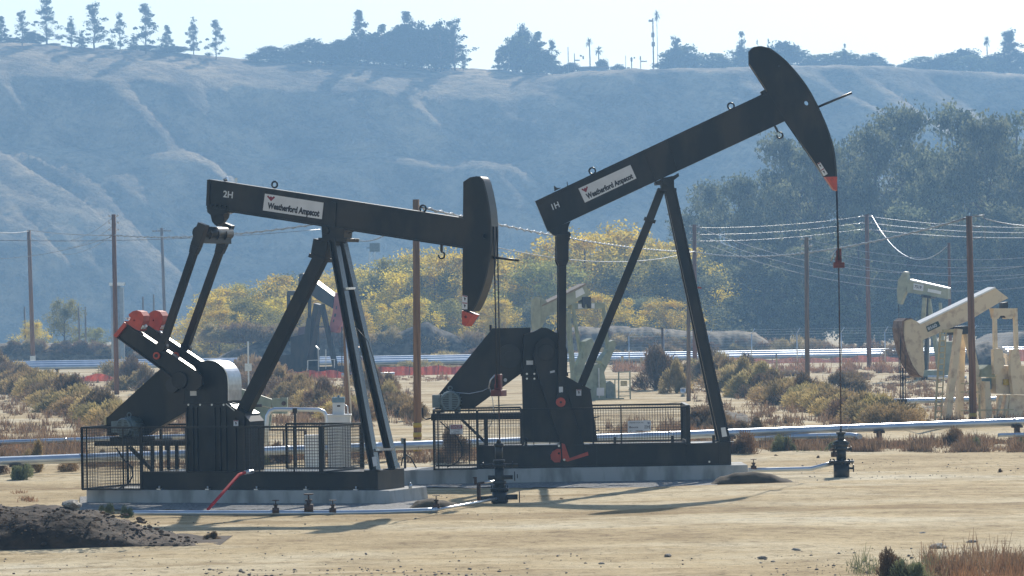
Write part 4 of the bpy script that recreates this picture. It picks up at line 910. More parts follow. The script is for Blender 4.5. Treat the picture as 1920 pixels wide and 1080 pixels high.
mb.prism(outline(fr, [(1234, 353), (1268, 353), (1268, 358), (1234, 358)], -.34), -.34, .34); u, z = fr.L(1251, 341, -.24); mb.cyl((u, -.30, z), (u, -.23, z), .10, n=16); mb.build('centre_bearing', BLACK, root1, .006)
mb = MB(); mb.bar(fr.L3(1239.5, 356), fr.L3(1218, 412), .20, .22); mb.bar(fr.L3(1219, 410), fr.L3(1217, 416), .30, .30); mb.bar(fr.L3(1217.5, 414), fr.L3(1089, 724), .20, .22); mb.build('rear_leg', BLACK, root1)
for s in (-1, 1):
    mb = MB(); a = fr.L3(1257, 357, s * .27); b_ = fr.L3(1359.5, 825, s * .62); a.y = s * .27; b_.y = s * .62; a = Vector((fr.L(1257, 357, -.27)[0], s * .27, fr.L(1257, 357, -.27)[1])); b_ = Vector((fr.L(1359.5, 826, -.62)[0], s * .62, ZS + .005))
    mb.hbeam(a, b_, .275, .22, (0, 1, 0)); mb.box((b_.x - .22, b_.y - .14, ZS + .001), (b_.x + .22, b_.y + .1, ZS + .02)); mb.build('front_leg', BLACK, root1)
mb = MB(); mb.prism(outline(fr, [(1351.5, 802), (1360, 801), (1363.5, 818), (1354, 819.5)], -.74), -.745, -.735); mb.build('data_plate', CREAM, root1)
mb = MB(); a = fr.L(1308, 537, -.3); mb.prism([(a[0], a[1]), (a[0] + .09, a[1] - .03), (a[0] + .1, a[1] - .06), (a[0], a[1] - .05)], -.32, -.28); mb.build('red_flag', REDP, root1)
mb = MB(); mb.prism(outline(fr, [(1028, 432), (1070, 415), (1066, 424), (1065, 432), (1061, 443), (1044, 443), (1036, 440)], -.17), -.17, .17); q = fr.L3(1064, 440); mb.cyl((q.x, -.17, q.z), (q.x, .17, q.z), .08, n=14); mb.build('tail_bearing', BLACK, root1)
e0 = fr.L3(1056, 440); mb = MB(); mb.cyl((e0.x, -.85, e0.z - .1), (e0.x, .85, e0.z - .1), .15, n=20); mb.build('equalizer_beam', BLACK, root1)
for s in (-1, 1):
    a = Vector((fr.L(1055, 440, -.88)[0], s * .88, fr.L(1055, 440, -.88)[1])); b_ = Vector((fr.L(1053.5, 745, -.88)[0], s * .88, fr.L(1053.5, 745, -.88)[1])); k = a + (b_ - a) * .16
    mb = MB(); mb.bar(a, k, .30, .22); mb.bar(k, k + (b_ - a) * .03, .30, .22, wid1=.19); mb.build('pitman_cap', BLACK, root1, .01)
    mb = MB(); mb.bar(k, b_, .19, .17); mb.cyl(b_ + Vector((0, -.14, 0)), b_ + Vector((0, .14, 0)), .13, n=16); mb.build('pitman_arm', BLACK, root1)
gb = [(979, 704), (981, 628), (1002, 621), (1016, 614.5), (1028, 616), (1046, 626), (1057, 637), (1063.5, 658), (1063, 704)]
mb = MB(); mb.prism(outline(fr, gb, -.34), -.34, .34); mb.prism(outline(fr, [(977, 699), (1065, 699), (1065, 705), (977, 705)], -.38), -.38, .38); mb.build('gearbox', BLACK, root1, .01)
mb = MB()
for x in (988, 1002):
    for y in (701, 710): q = fr.L3(x, y, -.42); mb.cyl(q, q + Vector((0, .05, 0)), .028, n=6)
mb.build('gearbox_bolts', GALV, root1)
mb = MB(); mb.prism(outline(fr, [(987, 676), (999.5, 676), (999.5, 684), (987, 684)], -.35), -.35, -.342); mb.build('maker_plate', CREAM, root1)
mb = MB(); mb.prism(outline(fr, [(979, 705.5), (1062, 705.5), (1092, 723), (1107, 731), (1121, 829), (982, 829)], -.42), -.40, .40)
for x in (981, 1000, 1030, 1062): p = fr.L(x, 770, -.42)[0]; mb.box((p - .012, -.425, ZS + .01), (p + .012, -.401, fr.L(x, 712, -.42)[1]))
mb.bar(fr.L3(1092, 722, 0), fr.L3(1107.5, 730.5, 0), .02, .86); mb.build('pedestal', BLACK, root1)
mb = MB()
for y in (783, 808): mb.bar(fr.L3(1114, y, -.42), fr.L3(1124, y - 2, -.42), .03, .03)
mb.build('pedestal_steps', BLACK2, root1)
sticker(root1, fr, [(1080.5, 730), (1090, 730), (1090, 742), (1080.5, 742)], -.44)
shaft = fr.L3(1023, 660)
mb = MB(); mb.cyl((shaft.x, -.76, shaft.z), (shaft.x, .76, shaft.z), .11, n=16); mb.build('crankshaft', BLACK, root1)
for s in (-1, 1):
    w0, w1 = (-.76, -.55) if s < 0 else (.55, .76)
    q = lambda pts: outline(fr, pts, -.76)
    mb = MB(); ol = q([(1001, 664), (1004, 645), (1014, 635), (1026, 633), (1038, 641), (1044, 655), (1050, 690), (1099, 848), (1062, 858), (1040, 800), (1008, 700)]); mb.prism(ol, w0 + .05, w1 - .05)
    pp = [Vector((x_, (w0 + w1) / 2, z_)) for x_, z_ in ol]
    for a, b_ in ((6, 7), (8, 9), (9, 10), (10, 0), (5, 6)): mb.bar(pp[a], pp[b_], .03, .21)
    mb.cyl((shaft.x, w0 - .02, shaft.z), (shaft.x, w1 + .02, shaft.z), .21, n=20); cr = mb.build('crank', BLACK, root1, .008)
    ep = MB(); ep.prism(q([(1053, 831), (1059, 833), (1068, 859), (1102, 847), (1103.5, 853.5), (1064, 865.5), (1055, 862)]), w0 - .03, w1 + .03); ep.build('red_end_plate', REDP, cr)
    c_ = fr.L(1051, 753.7, -.76); pin = MB(); pin.cyl((c_[0], w0 - .33 if s < 0 else w0 - .03, c_[1]), (c_[0], w0 + .02, c_[1]), .118, n=20); pin.build('red_hole_cap', REDP, cr)
    cb = MB(); cb.cyl((c_[0], (w0 - .345 if s < 0 else w0 - .04), c_[1]), (c_[0], (w0 - .325 if s < 0 else w0 - .02), c_[1]), .03, n=10); cb.build('cap_boss', INK, cr)
    mb = MB(); mb.prism(q([(1051, 842), (1045, 842), (1036, 846), (1032, 853), (1033, 861), (1040, 866), (1050, 866.5), (1052, 860)]), w0 - .05, w1 + .05, [circ(fr.L(1048, 850, -.76), .03, 8)]); k_ = mb.build('counterweight', REDP, root1, .012)
    mb = MB()
    for x, y in ((1048, 836), (1058, 862)): c_ = fr.L3(x, y, -.8); c_.y = w0 - .06; mb.cyl(c_, c_ + Vector((0, .1, 0)), .03, n=6)
    mb.build('bolts', GALV, k_)
mb = MB(); mb.prism(outline(fr, [(1031, 696), (1040, 694), (1040.5, 698), (1031.5, 700)], -.78), -.775, -.765); mb.prism(outline(fr, [(1048, 725), (1055.5, 725), (1055.5, 736), (1048, 736)], -.98), -.995, -.985); mb.build('small_labels', WHITEP, root1)
bgd = [(924, 616), (994, 615), (994, 690), (974, 702), (889, 765), (863, 767), (824, 767), (822, 740)]
mb = MB(); mb.prism([fr.L(x, y, .24) for x, y in bgd], .24, .48); mb.box((fr.L(920, 620, .3)[0] - .03, .3, fr.L(920, 620, .3)[1]), (fr.L(920, 620, .3)[0] + .03, .36, fr.L(920, 609, .3)[1])); mb.build('belt_guard', BLACK, root1, .01)
mb = MB(); c_ = fr.L3(955, 668, .2); mb.cyl((c_.x, .12, c_.z), (c_.x, .238, c_.z), .30, n=24); mb.cyl((c_.x, .05, c_.z), (c_.x, .12, c_.z), .12, n=16)
mb.bar(fr.L3(945, 694, .1), fr.L3(964, 693.5, .1), .014, .02); mb.build('sheave_hub', BLACK2, root1)
c_ = fr.L3(947.5, 712.5, .2); mb = MB(); mb.cyl((c_.x, .19, c_.z), (c_.x, .237, c_.z), .045, n=16); mb.build('white_cap', WHITEP, root1)
c_ = fr.L3(844.5, 752.5, -.5); motor(root1, (c_.x, -.5, c_.z), .262, .7)
mb = MB(); a = fr.L(808, 777, -.52); b_ = fr.L(979, 786, -.52); mb.box((a[0], -.52, b_[1]), (b_[0], -.42, a[1])); mb.box((a[0], .34, b_[1]), (b_[0], .44, a[1]))
for px in (822, 856): q = fr.L(px, 775, -.52); mb.box((q[0] - .05, -.5, a[1] + .001), (q[0] + .05, .4, q[1] + .04))
for px in (911,): q = fr.L(px, 786, -.5)[0]; mb.box((q - .05, -.5, ZS + .001), (q + .05, -.42, b_[1] - .001)); mb.box((q - .05, .34, ZS + .001), (q + .05, .42, b_[1] - .001))
mb.bar(fr.L3(866, 787, -.46), fr.L3(912, 831, -.46), .07, .06); mb.bar(fr.L3(866, 787, .38), fr.L3(912, 831, .38), .07, .06)
mb.tube([fr.L3(792, 765, -.4), fr.L3(793, 783, -.4), fr.L3(800, 786, -.4), fr.L3(812, 783, -.4)], .02, 6); mb.build('motor_platform', BLACK, root1)
mb = MB(); mb.tube([fr.L3(825, 790, -.6), fr.L3(838, 802, -.62), fr.L3(856, 818, -.62), fr.L3(867, 838, -.62), fr.L3(866, 855, -.62), fr.L3(856, 868, -.62), fr.L3(838, 876, -.62)], .016, 7); mb.build('power_cable', CABLE, root1)
mb = MB(); mb.tube([fr.L3(853, 736, -.3), fr.L3(880, 738, -.3), fr.L3(905, 733, -.3), fr.L3(918, 726, -.3), fr.L3(924, 750, -.3), fr.L3(926, 780, -.3), fr.L3(918, 800, -.3), fr.L3(900, 808, -.3)], .010, 6); mb.build('signal_cable', GALV, root1)
GN, GF = -1.25, 1.25
zt = zat(980, 768, GN); gx0 = fr.L(813, 800, GN)[0]; gx1 = fr.L(1288, 800, GN)[0]; gs = fr.L(895, 850, GN)[0]; gm = fr.L(979, 800, GN)[0]; gp = fr.L(1112, 800, GN)[0]
wire_panel(root1, 'guard_panel', [(gx0, GN, ZB + .03), (gs, GN, ZB + .03), (gs, GN, zt), (gx0, GN, zt)], mid=(.10,))
wire_panel(root1, 'guard_panel', [(gs + .02, GN, ZS + .02), (gm, GN, ZS + .02), (gm, GN, zt), (gs + .02, GN, zt)], frame=.04)
mb = MB(); mb.bar((gm, GN, zt), (gp, GN, zt), .045, .045); mb.build('guard_rail', BLACK, root1)
wire_panel(root1, 'guard_panel', [(gp, GN, ZS + .02), (gx1, GN, ZS + .02), (gx1, GN, zt), (gp, GN, zt)], mid=(.30,))
wire_panel(root1, 'guard_panel', [(gx1 + .04, GN, ZS + .02), (gx1 + .04, GF, ZS + .02), (gx1 + .04, GF, zt + .02), (gx1 + .04, GN, zt)], frame=.09)
wire_panel(root1, 'guard_panel', [(gp, GF, ZS + .02), (gx1, GF, ZS + .02), (gx1, GF, zt + .02), (gp, GF, zt + .02)], mid=(.34,))
wire_panel(root1, 'guard_panel', [(gx0, GF, ZB + .03), (gm, GF, ZB + .03), (gm, GF, zt), (gx0, GF, zt)], mid=(.4,))
wire_panel(root1, 'guard_panel', [(gx0, GN, ZB + .03), (gx0, GF, ZB + .03), (gx0, GF, zt), (gx0, GN, zt)])
# signs on the guard
wS = GN - .035
mb = MB(); mb.prism(outline(fr, [(1178, 789), (1219, 788), (1220.5, 789.5), (1220.5, 807), (1178, 811), (1177, 809.5), (1177, 790.5)], wS), wS - .008, wS); sg = mb.build('well_sign', WHITEP, root1)
mb = MB()
for s_, q in (('Chevron U.S.A. Inc', [(1179.5, 791.2), (1206.5, 790.8), (1206.5, 793.4), (1179.5, 793.8)]), ('Boots', [(1180, 799.4), (1196.5, 799), (1196.5, 802.6), (1180, 803)]), ('1H', [(1209, 797), (1218, 796.6), (1218, 803.8), (1209, 804.2)]),
              ('SEC T', [(1180.5, 807), (1186, 806.9), (1186, 809), (1180.5, 809.1)]), ('KERN RIVER', [(1192, 806.8), (1205, 806.5), (1205, 808.7), (1192, 809)])):
    quad_text(mb, fr, s_, q, wS - .012, .01, .003)
mb.build('lettering', INK, sg)
c = [Vector(fr.L(x, y, wS)) for x, y in [(1214, 790.5), (1218.3, 790.5), (1218.3, 794.8), (1214, 794.8)]]
mb = MB(); at = lambda a, b_: tuple((c[3] * (1 - a) + c[2] * a) * (1 - b_) + (c[0] * (1 - a) + c[1] * a) * b_)
for y_ in (.95, .5): mb.prism([at(0, y_), at(.5, y_ - .3), at(1, y_), at(1, y_ - .25), at(.5, y_ - .55 if y_ > .6 else -.05), at(0, y_ - .25)], wS - .012, wS - .009)
mb.build('chevron_emblem', mat('blue_mark', (0.03, 0.08, 0.2), 0.5), sg)
mb = MB(); mb.prism(outline(fr, [(843.5, 796.5), (867.5, 796), (868, 813.5), (843.5, 814)], wS), wS - .008, wS); sg = mb.build('danger_sign', WHITEP, root1)
mb = MB(); mb.prism(outline(fr, [(844.8, 797.2), (866.8, 797), (866.8, 803.6), (844.8, 804)], wS), wS - .0115, wS - .0085); mb.build('red_panel', MAROON, sg)
mb = MB(); quad_text(mb, fr, 'DANGER', [(846.5, 798.2), (865, 797.9), (865, 802.4), (846.5, 802.8)], wS - .0155, .01, .003); mb.build('danger_lettering', WLET, sg)
mb = MB(); quad_text(mb, fr, 'THIS EQUIPMENT', [(845.5, 805.2), (866, 804.9), (866, 806.6), (845.5, 806.9)], wS - .0115, .01, .003); quad_text(mb, fr, 'STARTS', [(850.5, 808), (861.5, 807.8), (861.5, 810), (850.5, 810.2)], wS - .0115, .01, .003)
quad_text(mb, fr, 'AUTOMATICALLY', [(846, 811.2), (864, 811), (864, 812.9), (846, 813.1)], wS - .0115, .01, .003); mb.build('lettering', INK, sg)
# ---------------------------------------------------------------- gravel pads, heaps, rubble
mb = MB()
def pad(px0, px1, py0, py1, name):
    n = 40; V = []; F = []
    for j in range(2):
        for i in range(n + 1):
            px = px0 + (px1 - px0) * i / n; py = (py0 if j == 0 else py1) + 3 * noise.noise(Vector((px * .03, j * 9, 2))); q = G(px, py); V.append((q.x, q.y, 0.012))
    for i in range(n): F.append((i, i + 1, n + 2 + i, n + 1 + i))
    o = link(name, npmesh(name, V, F, gravelm)); struct(o)
pad(740, 1345, 915, 893, 'gravel_pad'); pad(150, 800, 957, 930, 'gravel_pad')
def heap(name, px0, px1, D, pytops, depth, m, seed, label, rough=0.05, stretch=1.0, front=0.5):
    n = 90; r = 26; V = []; F = []
    for i in range(n + 1):
        s = i / n; px = px0 + (px1 - px0) * s; k = s * (len(pytops) - 1); a = int(min(k, len(pytops) - 2)); t = k - a; t = t * t * (3 - 2 * t)
        py = pytops[a] * (1 - t) + pytops[a + 1] * t; q = P(px, py, D); h = max(0, q.z) * min(1, s * 10, (1 - s) * 10)
        for j in range(r + 1):
            v = j / r; f = math.sin(math.pi * v) ** 0.8 if 0 < v < 1 else 0
            yy = D - depth * front + depth * v
            x = q.x; nn = noise.noise(Vector((x * 1.5, yy * 1.5, seed))) * rough + noise.noise(Vector((x * 6, yy * 6, seed))) * rough * .5
            V.append((x, yy, (h * f + nn * min(1, f * 2) * min(1, s * 8, (1 - s) * 8)) - (0.06 if f == 0 else 0)))
    for i in range(n):
        for j in range(r): a = i * (r + 1) + j; F.append((a, a + r + 1, a + r + 2, a + 1))
    return tag(link(name, npmesh(name, V, F, m, True)), label, 'dirt mound')
MOUND = mat('brown_soil', (0.10, 0.072, 0.042), 0.95, 0, (0.06, 0.045, 0.028), 3, 0.6)
RUB = mat('dark_rubble_soil', (0.085, 0.052, 0.030), 0.95, 0, (0.025, 0.018, 0.012), 4, 1.0)
heap('dirt_mound', 1325, 1500, 93.5, [908, 893, 886, 884, 888, 897, 906], 0.95, MOUND, 1.0, 'smooth low brown dirt mound at the right end of the long concrete base', .012)
heap('dirt_mound', 765, 872, 84, [948, 938, 934, 938, 942, 950], 0.9, MOUND, 2.0, 'small brown dirt mound between the two concrete bases by the flow line', .02)
heap('rubble_heap', -220, 425, 72.5, [960, 948, 944, 945, 952, 948, 957, 978, 1000, 1012, 1018], 3.4, RUB, 3.0, 'dark heap of soil and broken stones at the lower left corner', .09)
heap('dirt_mound', 1600, 1800, 165, [778, 764, 758, 766, 772, 778], 6, EARTH, 4.0, 'dark dirt heap at the foot of the right thicket below the beige head', .1)
heap('dirt_mound', 1310, 1420, 150, [800, 780, 772, 778, 796], 5, EARTH, 5.0, 'dark dirt heap behind the tall leg of the right pump jack', .1)
heap('dirt_mound', 1800, 1900, 300, [672, 648, 640, 650, 668], 9, EARTH, 6.0, 'grey-green earth heap beyond the beige pump jack near the netting', .1)

STONE = mat('grey_stone', (0.36, 0.34, 0.30), 0.9, 0, (0.18, 0.16, 0.14), 4, 0.5, rnd=.25)
CLOD = mat('brown_clod', (0.17, 0.115, 0.075), 0.95, 0, (0.035, 0.027, 0.02), 2.5, 0.6, lo=.4, hi=.6)
def stone_mesh(seed):
    rg = random.Random(seed); import bmesh
    bm = bmesh.new(); bmesh.ops.create_icosphere(bm, subdivisions=2, radius=1)
    for v in bm.verts:
        n_ = noise.noise(v.co * 1.3 + Vector((seed, 0, 0))); v.co *= 1 + .45 * n_; v.co.x *= 1.2; v.co.z *= .6; v.co = Vector([round(c_ * 3.5) / 3.5 * .5 + c_ * .5 for c_ in v.co])
    me = bpy.data.meshes.new('stone'); bm.to_mesh(me); bm.free(); me.materials.append(STONE); return me
SM = [stone_mesh(i) for i in range(5)]
def stones_stuff(name, areas, seed, label, sm=None):
    rg = np.random.default_rng(seed); Vs = []; Fs = []; o = 0
    base = [(np.array([v.co[:] for v in me.vertices]), np.array([p.vertices[:] for p in me.polygons])) for me in SM]
    for x0, x1, y0, y1, n, s0, s1, z in areas:
        for i in range(n):
            px, py = rg.uniform(x0, x1), rg.uniform(y0, y1)
            if z and py < ztop(px): continue
            if z:
                D = 72.5 - 1.1 * rg.uniform(0.1, 1.5); q = P(px, py, D)
            else: q = G(px, py)
            v, f = base[rg.integers(5)]; a = rg.uniform(0, 6.28); s = s0 * (s1 / s0) ** (rg.uniform() ** 2.5)
            Rz = np.array([[math.cos(a), -math.sin(a), 0], [math.sin(a), math.cos(a), 0], [0, 0, 1]]); Vs.append((v @ Rz.T) * s + np.array([q.x, q.y, max(0, q.z) if z else 0.0])); Fs.append(f + o); o += len(v)
    ob = link(name, npmesh(name, np.concatenate(Vs), np.concatenate(Fs), sm or STONE)); tag(ob, label, 'stones'); ob['kind'] = 'stuff'
def ztop(px):
    t = [(-220, 960), (0, 946), (110, 952), (200, 955), (250, 965), (320, 990), (385, 1016)]
    for (a, za), (b_, zb) in zip(t, t[1:]):
        if px <= b_: return za + (zb - za) * (px - a) / (b_ - a) + 2
    return 1100
stones_stuff('rubble_stones', [(-40, 370, 950, 1024, 1500, .010, .050, 1)], 5, 'broken brown clods and stones lying over the dark rubble heap', CLOD)
stones_stuff('pebbles', [(0, 1920, 965, 1085, 800, .005, .024, 0), (0, 1920, 900, 965, 500, .006, .022, 0), (380, 1000, 1066, 1085, 160, .01, .035, 0), (1400, 1920, 1010, 1080, 300, .008, .03, 0), (1500, 1920, 845, 900, 150, .01, .03, 0)], 6, 'pebbles and grit strewn over the dirt')
for px, py, s, lab in [(1491, 994, .075, 'pale angular stone lying alone on the dirt right of centre'), (1730, 1001, .07, 'flat pale stone on the dirt near the right edge'), (1492, 1033, .09, 'grey stone at the top of the loose gravel patch'), (1430, 1047, .07, 'grey stone left of the gravel patch'),
                       (1449, 1054, .05, 'small white stone beside the grey ones near the bottom'), (1760, 1028, .16, 'brown clod of earth above the bottom right bushes'), (1822, 1018, .10, 'dark grey stone between the clod and the right edge'), (1252, 1043, .08, 'small grey stone near the bottom, right of centre'), (1128, 1058, .06, 'small stone near the bottom edge at the centre'),
                       (135, 949, .22, 'big pale stone on the crest of the rubble heap')]:
    q = G(px, py) if s != .22 else P(px, py, 72.5)
    tag(link('stone', rs.choice(SM), None, (q.x, q.y, q.z + s * .15), rs.uniform(0, 6), (s, s * .8, s * .7)), lab, 'stone')
for px, py, lab in [(1455, 855, 'brown scrap of dead weed on the dirt left of the right wellhead'), (1535, 857, 'second scrap of dead weed nearer the right wellhead'), (1803, 843, 'brown rotten wood scrap below the dark shrub by the pipe'), (1876, 881, 'tiny dark weed scrap on open dirt near the right edge'), (1052, 934, 'dead tuft on the pale ground below the signboard')]:
    shrub(px, py + 3, 18, 8, 'b', lab, name='dead_weed')

# ---------------------------------------------------------------- pipes
def pipe(name, pts, r, label, group=None, m=PIPE, supports=(), joints=True):
    t = thing(name, label, 'pipe', pts[0], 0, group); o = Vector(pts[0]); pts = [Vector(p) - o for p in pts]
    mb = MB(); mb.tube(pts, r, 16); mb.build('pipe_run', m, t)
    if joints:
        jb = MB(); L_ = (pts[-1] - pts[0]).length; k = max(2, int(L_ / 6))
        for i in range(1, k):
            s = i / k * (len(pts) - 1); a = int(s); p = pts[a].lerp(pts[a + 1], s - a); d = (pts[a + 1] - pts[a]).normalized(); jb.cyl(p - d * .04, p + d * .04, r * 1.04, n=16)
        jb.build('joint_bands', GALV, t)
    for s in supports:
        k = s * (len(pts) - 1); a = min(int(k), len(pts) - 2); p = pts[a].lerp(pts[a + 1], k - a); sb = MB(); zg = -o.z
        sb.box((p.x - .07, p.y - .2, zg - .1), (p.x + .07, p.y + .2, p.z - r)); sb.box((p.x - .16, p.y - .24, p.z - r - .05), (p.x + .16, p.y + .24, p.z - r + .02)); sb.build('support', RUST, t)
    return t
def seg(a, b_, n): return [Vector(a).lerp(Vector(b_), i / n) for i in range(n + 1)]
A = P(-260, 875, 104); B = P(2200, 780, 125)
pipe('pipeline', seg(A, B, 30), .125, 'big silver pipeline on low supports running behind both black pump jacks', None, supports=[.1, .22, .35, .49, .62, .742, .86])
pipe('pipeline', seg(P(-200, 836, 122), P(440, 815, 124), 12), .075, 'thinner silver pipe in the weeds at the left, beyond the big one', None, supports=[.3, .8])
q = [P(1400, 822, 118), P(1450, 820, 118), P(1595, 816, 118), P(1612, 818.5, 117.4)]
pipe('pipeline', q, .085, 'short silver pipe below the big pipeline, ending left of the right wellhead', None, joints=False)
pipe('pipeline', [P(1872, 816, 116), P(2080, 812, 117)], .06, 'short thin silver pipe under the big pipeline at the right edge', None, joints=False)
pipe('pipeline', seg(P(1640, 753, 166), P(2150, 742, 170), 8), .11, 'silver pipe behind the legs of the beige pump jack', None, supports=[.05, .4, .75])
pipe('pipeline', seg(P(640, 690 + 13, 262), P(740, 701, 262), 3), .12, 'short grey pipe lying by the orange netting', None, m=GALV, joints=False)
pipe('pipeline', [P(1740, 707, 190), P(1812, 708, 190)], .08, 'grey rail-like pipe crossing in front of the beige legs', None, m=GALV, joints=False)
for k, (dz, dy) in enumerate([(0, 0), (-3.6, .6), (4.2, -.8)]):
    A = P(-400, 691.5 + dz, 303 + dy); B = P(2500, 649 + dz, 347 + dy)
    pipe('pipeline', seg(A, B, 24), .20, ['middle', 'upper', 'lower'][k] + ' one of three parallel silver pipes crossing the whole field behind', 'parallel far pipelines', supports=[(i + .5) / 16 for i in range(16)] if k == 2 else (), joints=False)
# flow lines at the wells
def valve(px, py, D, label, s=1.0, z=None):
    q = P(px, py, D); t = thing('valve', label, 'valve', q, 0, 'small valves on the flow lines'); b_ = MB()
    b_.cyl((-.07 * s, 0, .0), (.07 * s, 0, 0), .06 * s, n=12); b_.cyl((0, 0, 0), (0, 0, .13 * s), .035 * s, n=10); b_.cyl((0, 0, .10 * s), (0, 0, .13 * s), .055 * s, n=10); b_.build('body', RUST, t)
    h = MB(); h.cyl((0, 0, .13 * s), (0, 0, .22 * s), .012 * s, n=6); h.ring((0, 0, .2 * s), .001, .001); h.v = h.v; h.cyl((0, 0, .205 * s), (0, 0, .22 * s), .08 * s, n=12); h.build('hand_wheel', RUST, t); return t
pipe('flow_line', seg(P(240, 962, 81), P(600, 962, 81.5), 6) + [P(700, 961, 81.6), P(800, 957.5, 81.8), P(819, 956, 81.9)], .06, 'silver flow line on the ground along the front of the left concrete base')
pipe('flow_line', [P(819, 956, 81.9), P(850, 950, 82.6), P(900, 941, 84), P(930, 935, 85)], .03, 'thin pale pipe running from the thick flow line to the left wellhead', m=GALV, joints=False)
pipe('flow_line', [P(1403, 881, 97), P(1440, 881, 97), P(1520, 879, 97), P(1545, 872.5, 97), P(1562, 868.5, 97)], .055, 'silver flow line from the long concrete base to the right wellhead', joints=False)
valve(517, 957, 81.3, 'small rusty valve on the flow line, first from the left'); valve(579, 952, 81.4, 'taller rusty valve on the flow line below the guard corner', 1.35); valve(624, 957, 81.5, 'small rusty valve right of the taller valve on the flow line')
valve(818, 948, 82, 'thin valve at the elbow where the flow line narrows', 1.0); valve(1413, 877, 97, 'small dark valve beside the right end of the long base', 1.0); valve(1564, 852, 96.8, 'dark valve standing on the flow line beside the right wellhead', 1.1)
mb = MB(); q0 = P(390, 955, 83.2); q1 = P(448, 890, 85); q2 = P(459, 886, 85.3)
t = thing('red_hose', 'red pipe slanting from the skid of the left pump jack down to the flow line', 'hose', q0); pp = [q0 - q0, (q0.lerp(q1, .5)) - q0, q1 - q0, q2 - q0]; mb.tube(pp, .035, 10); mb.build('hose', mat('hose_red', (.50, .03, .04), .85, spec=.2), t)
mb = MB(); mb.cyl(q2 - q0, P(474, 884, 85.6) - q0, .045, n=10); mb.cyl(P(466, 880, 85.4) - q0, P(466, 889, 85.4) - q0, .02, n=8); mb.build('coupling', GALV, t)

# wellheads
BLK = BLACK2
def wellhead(p, parts, label):
    t = thing('wellhead', label, 'wellhead', p)
    for nm, lst in [(n_, [i_]) if n_ == 'hand_wheel' else (n_, l_) for n_, l_ in parts for i_ in (l_ if n_ == 'hand_wheel' else [0])]:
        mb = MB()
        for it in lst:
            if it[0] == 'c': mb.cyl((0, 0, it[1]), (0, 0, it[2]), it[3], it[4] if len(it) > 4 else None, 16)
            elif it[0] == 'h': mb.cyl((it[1], it[3], it[2]), (it[4], it[3], it[2]), it[5], n=12)
            elif it[0] == 'w':
                mb.cyl((it[1] - .012, 0, it[2]), (it[1] + .012, 0, it[2]), it[3], n=14)
            elif it[0] == 'b':
                for k in range(8): a = k * math.pi / 4; mb.cyl((it[2] * math.cos(a), it[2] * math.sin(a), it[1] - .07), (it[2] * math.cos(a), it[2] * math.sin(a), it[1] + .07), .018, n=6)
        mb.build(nm, BLK, t)
    return t
w2 = G(937, 944); w1 = G(1578, 893)
wellhead(w2, [('casing_head', [('c', -.1, .30, .165), ('c', .30, .35, .21), ('c', .02, .08, .19), ('h', -.42, .12, 0, .0, .05), ('h', 0, .14, 0, .40, .06), ('b', .33, .18)]), ('tubing_spool', [('c', .35, .78, .11), ('c', .44, .50, .15), ('h', -.25, .58, 0, .3, .05)]),
              ('hand_wheel', [('w', .44, .14, .13), ('w', .34, .60, .11), ('w', .40, .60, .05), ('w', .30, .86, .08), ('w', -.36, .86, .06)]), ('pumping_tee', [('c', .78, .92, .10), ('c', .82, .88, .15), ('h', -.42, .85, 0, .42, .035), ('c', .92, .97, .13), ('b', .9, .11)]),
              ('stuffing_box', [('c', 1.0, 1.30, .085), ('c', 1.26, 1.34, .11), ('c', 1.34, 1.42, .06, .04)])], 'black wellhead with hand wheels under the rod of the left pump jack')
wellhead(w1, [('casing_head', [('c', -.1, .34, .20), ('c', .34, .40, .32), ('h', 0, .2, 0, .30, .03), ('b', .37, .27)]), ('tubing_spool', [('c', .40, .72, .125), ('c', .66, .74, .16), ('h', 0, .68, 0, .24, .04)]), ('hand_wheel', [('w', .30, .2, .10), ('w', .25, .68, .07)]),
              ('pumping_tee', [('c', .72, .84, .15, .22), ('c', .84, .92, .22, .10)]), ('stuffing_box', [('c', .92, 1.06, .09), ('c', 1.06, 1.12, .12), ('c', 1.12, 1.2, .03)])], 'slim black wellhead under the rod of the taller pump jack')
q = G(898, 940); t = thing('riser_pipe', 'short rusty riser with a valve just left of the left wellhead', 'riser pipe', q); mb = MB(); mb.cyl((0, 0, -.1), (0, 0, .42), .045, n=10); mb.cyl((-.02, 0, .40), (.13, 0, .42), .028, n=10); mb.build('riser', RUST, t); mb = MB(); mb.cyl((-.06, 0, .38), (-.08, 0, .52), .035, n=8); mb.cyl((-.08, 0, .52), (-.08, 0, .55), .05, n=8); mb.build('valve_head', RUST, t)
q = G(898, 940); t = thing('grey_pipe', 'thin grey pipe joining the riser to the left wellhead', 'pipe', q + Vector((.12, .02, .42))); mb = MB(); mb.cyl((0, 0, 0), (.28, .3, .02), .024, n=8); mb.build('pipe_run', GALV, t)
# stake with hose between the bases, small cylinder on the base
q = G(760, 905); t = thing('junction_post', 'thin black post with a small grey box at the right end of the left base', 'post', q); mb = MB(); mb.box((-.03, -.03, -.1), (.03, .03, 1.12)); mb.build('post', BLACK, t); mb = MB(); mb.box((-.09, -.08, .98), (-.032, .02, 1.13)); mb.build('box', MOTOR, t)
mb = MB(); mb.tube([(-.1, 0, .42), (-.06, 0, .62), (.05, 0, .7), (.15, 0, .62), (.28, .1, .36)], .018, 6); mb.build('hose', CABLE, t); mb = MB(); mb.tube([(-.16, 0, .5), (-.12, 0, .2), (-.08, 0, -.02)], .02, 6); mb.build('conduit', GALV, t)
q = F2.L3(769, 904, .2); q = F2.o + F2.u * q.x + F2.n * .2; q.z = .30; t = thing('gas_cylinder', 'tiny grey bottle standing on the right end of the left concrete base', 'bottle', q); mb = MB(); mb.cyl((0, 0, 0), (0, 0, .10), .042, n=12); mb.cyl((0, 0, .10), (0, 0, .14), .042, .015, 12); mb.build('body', GALV, t)

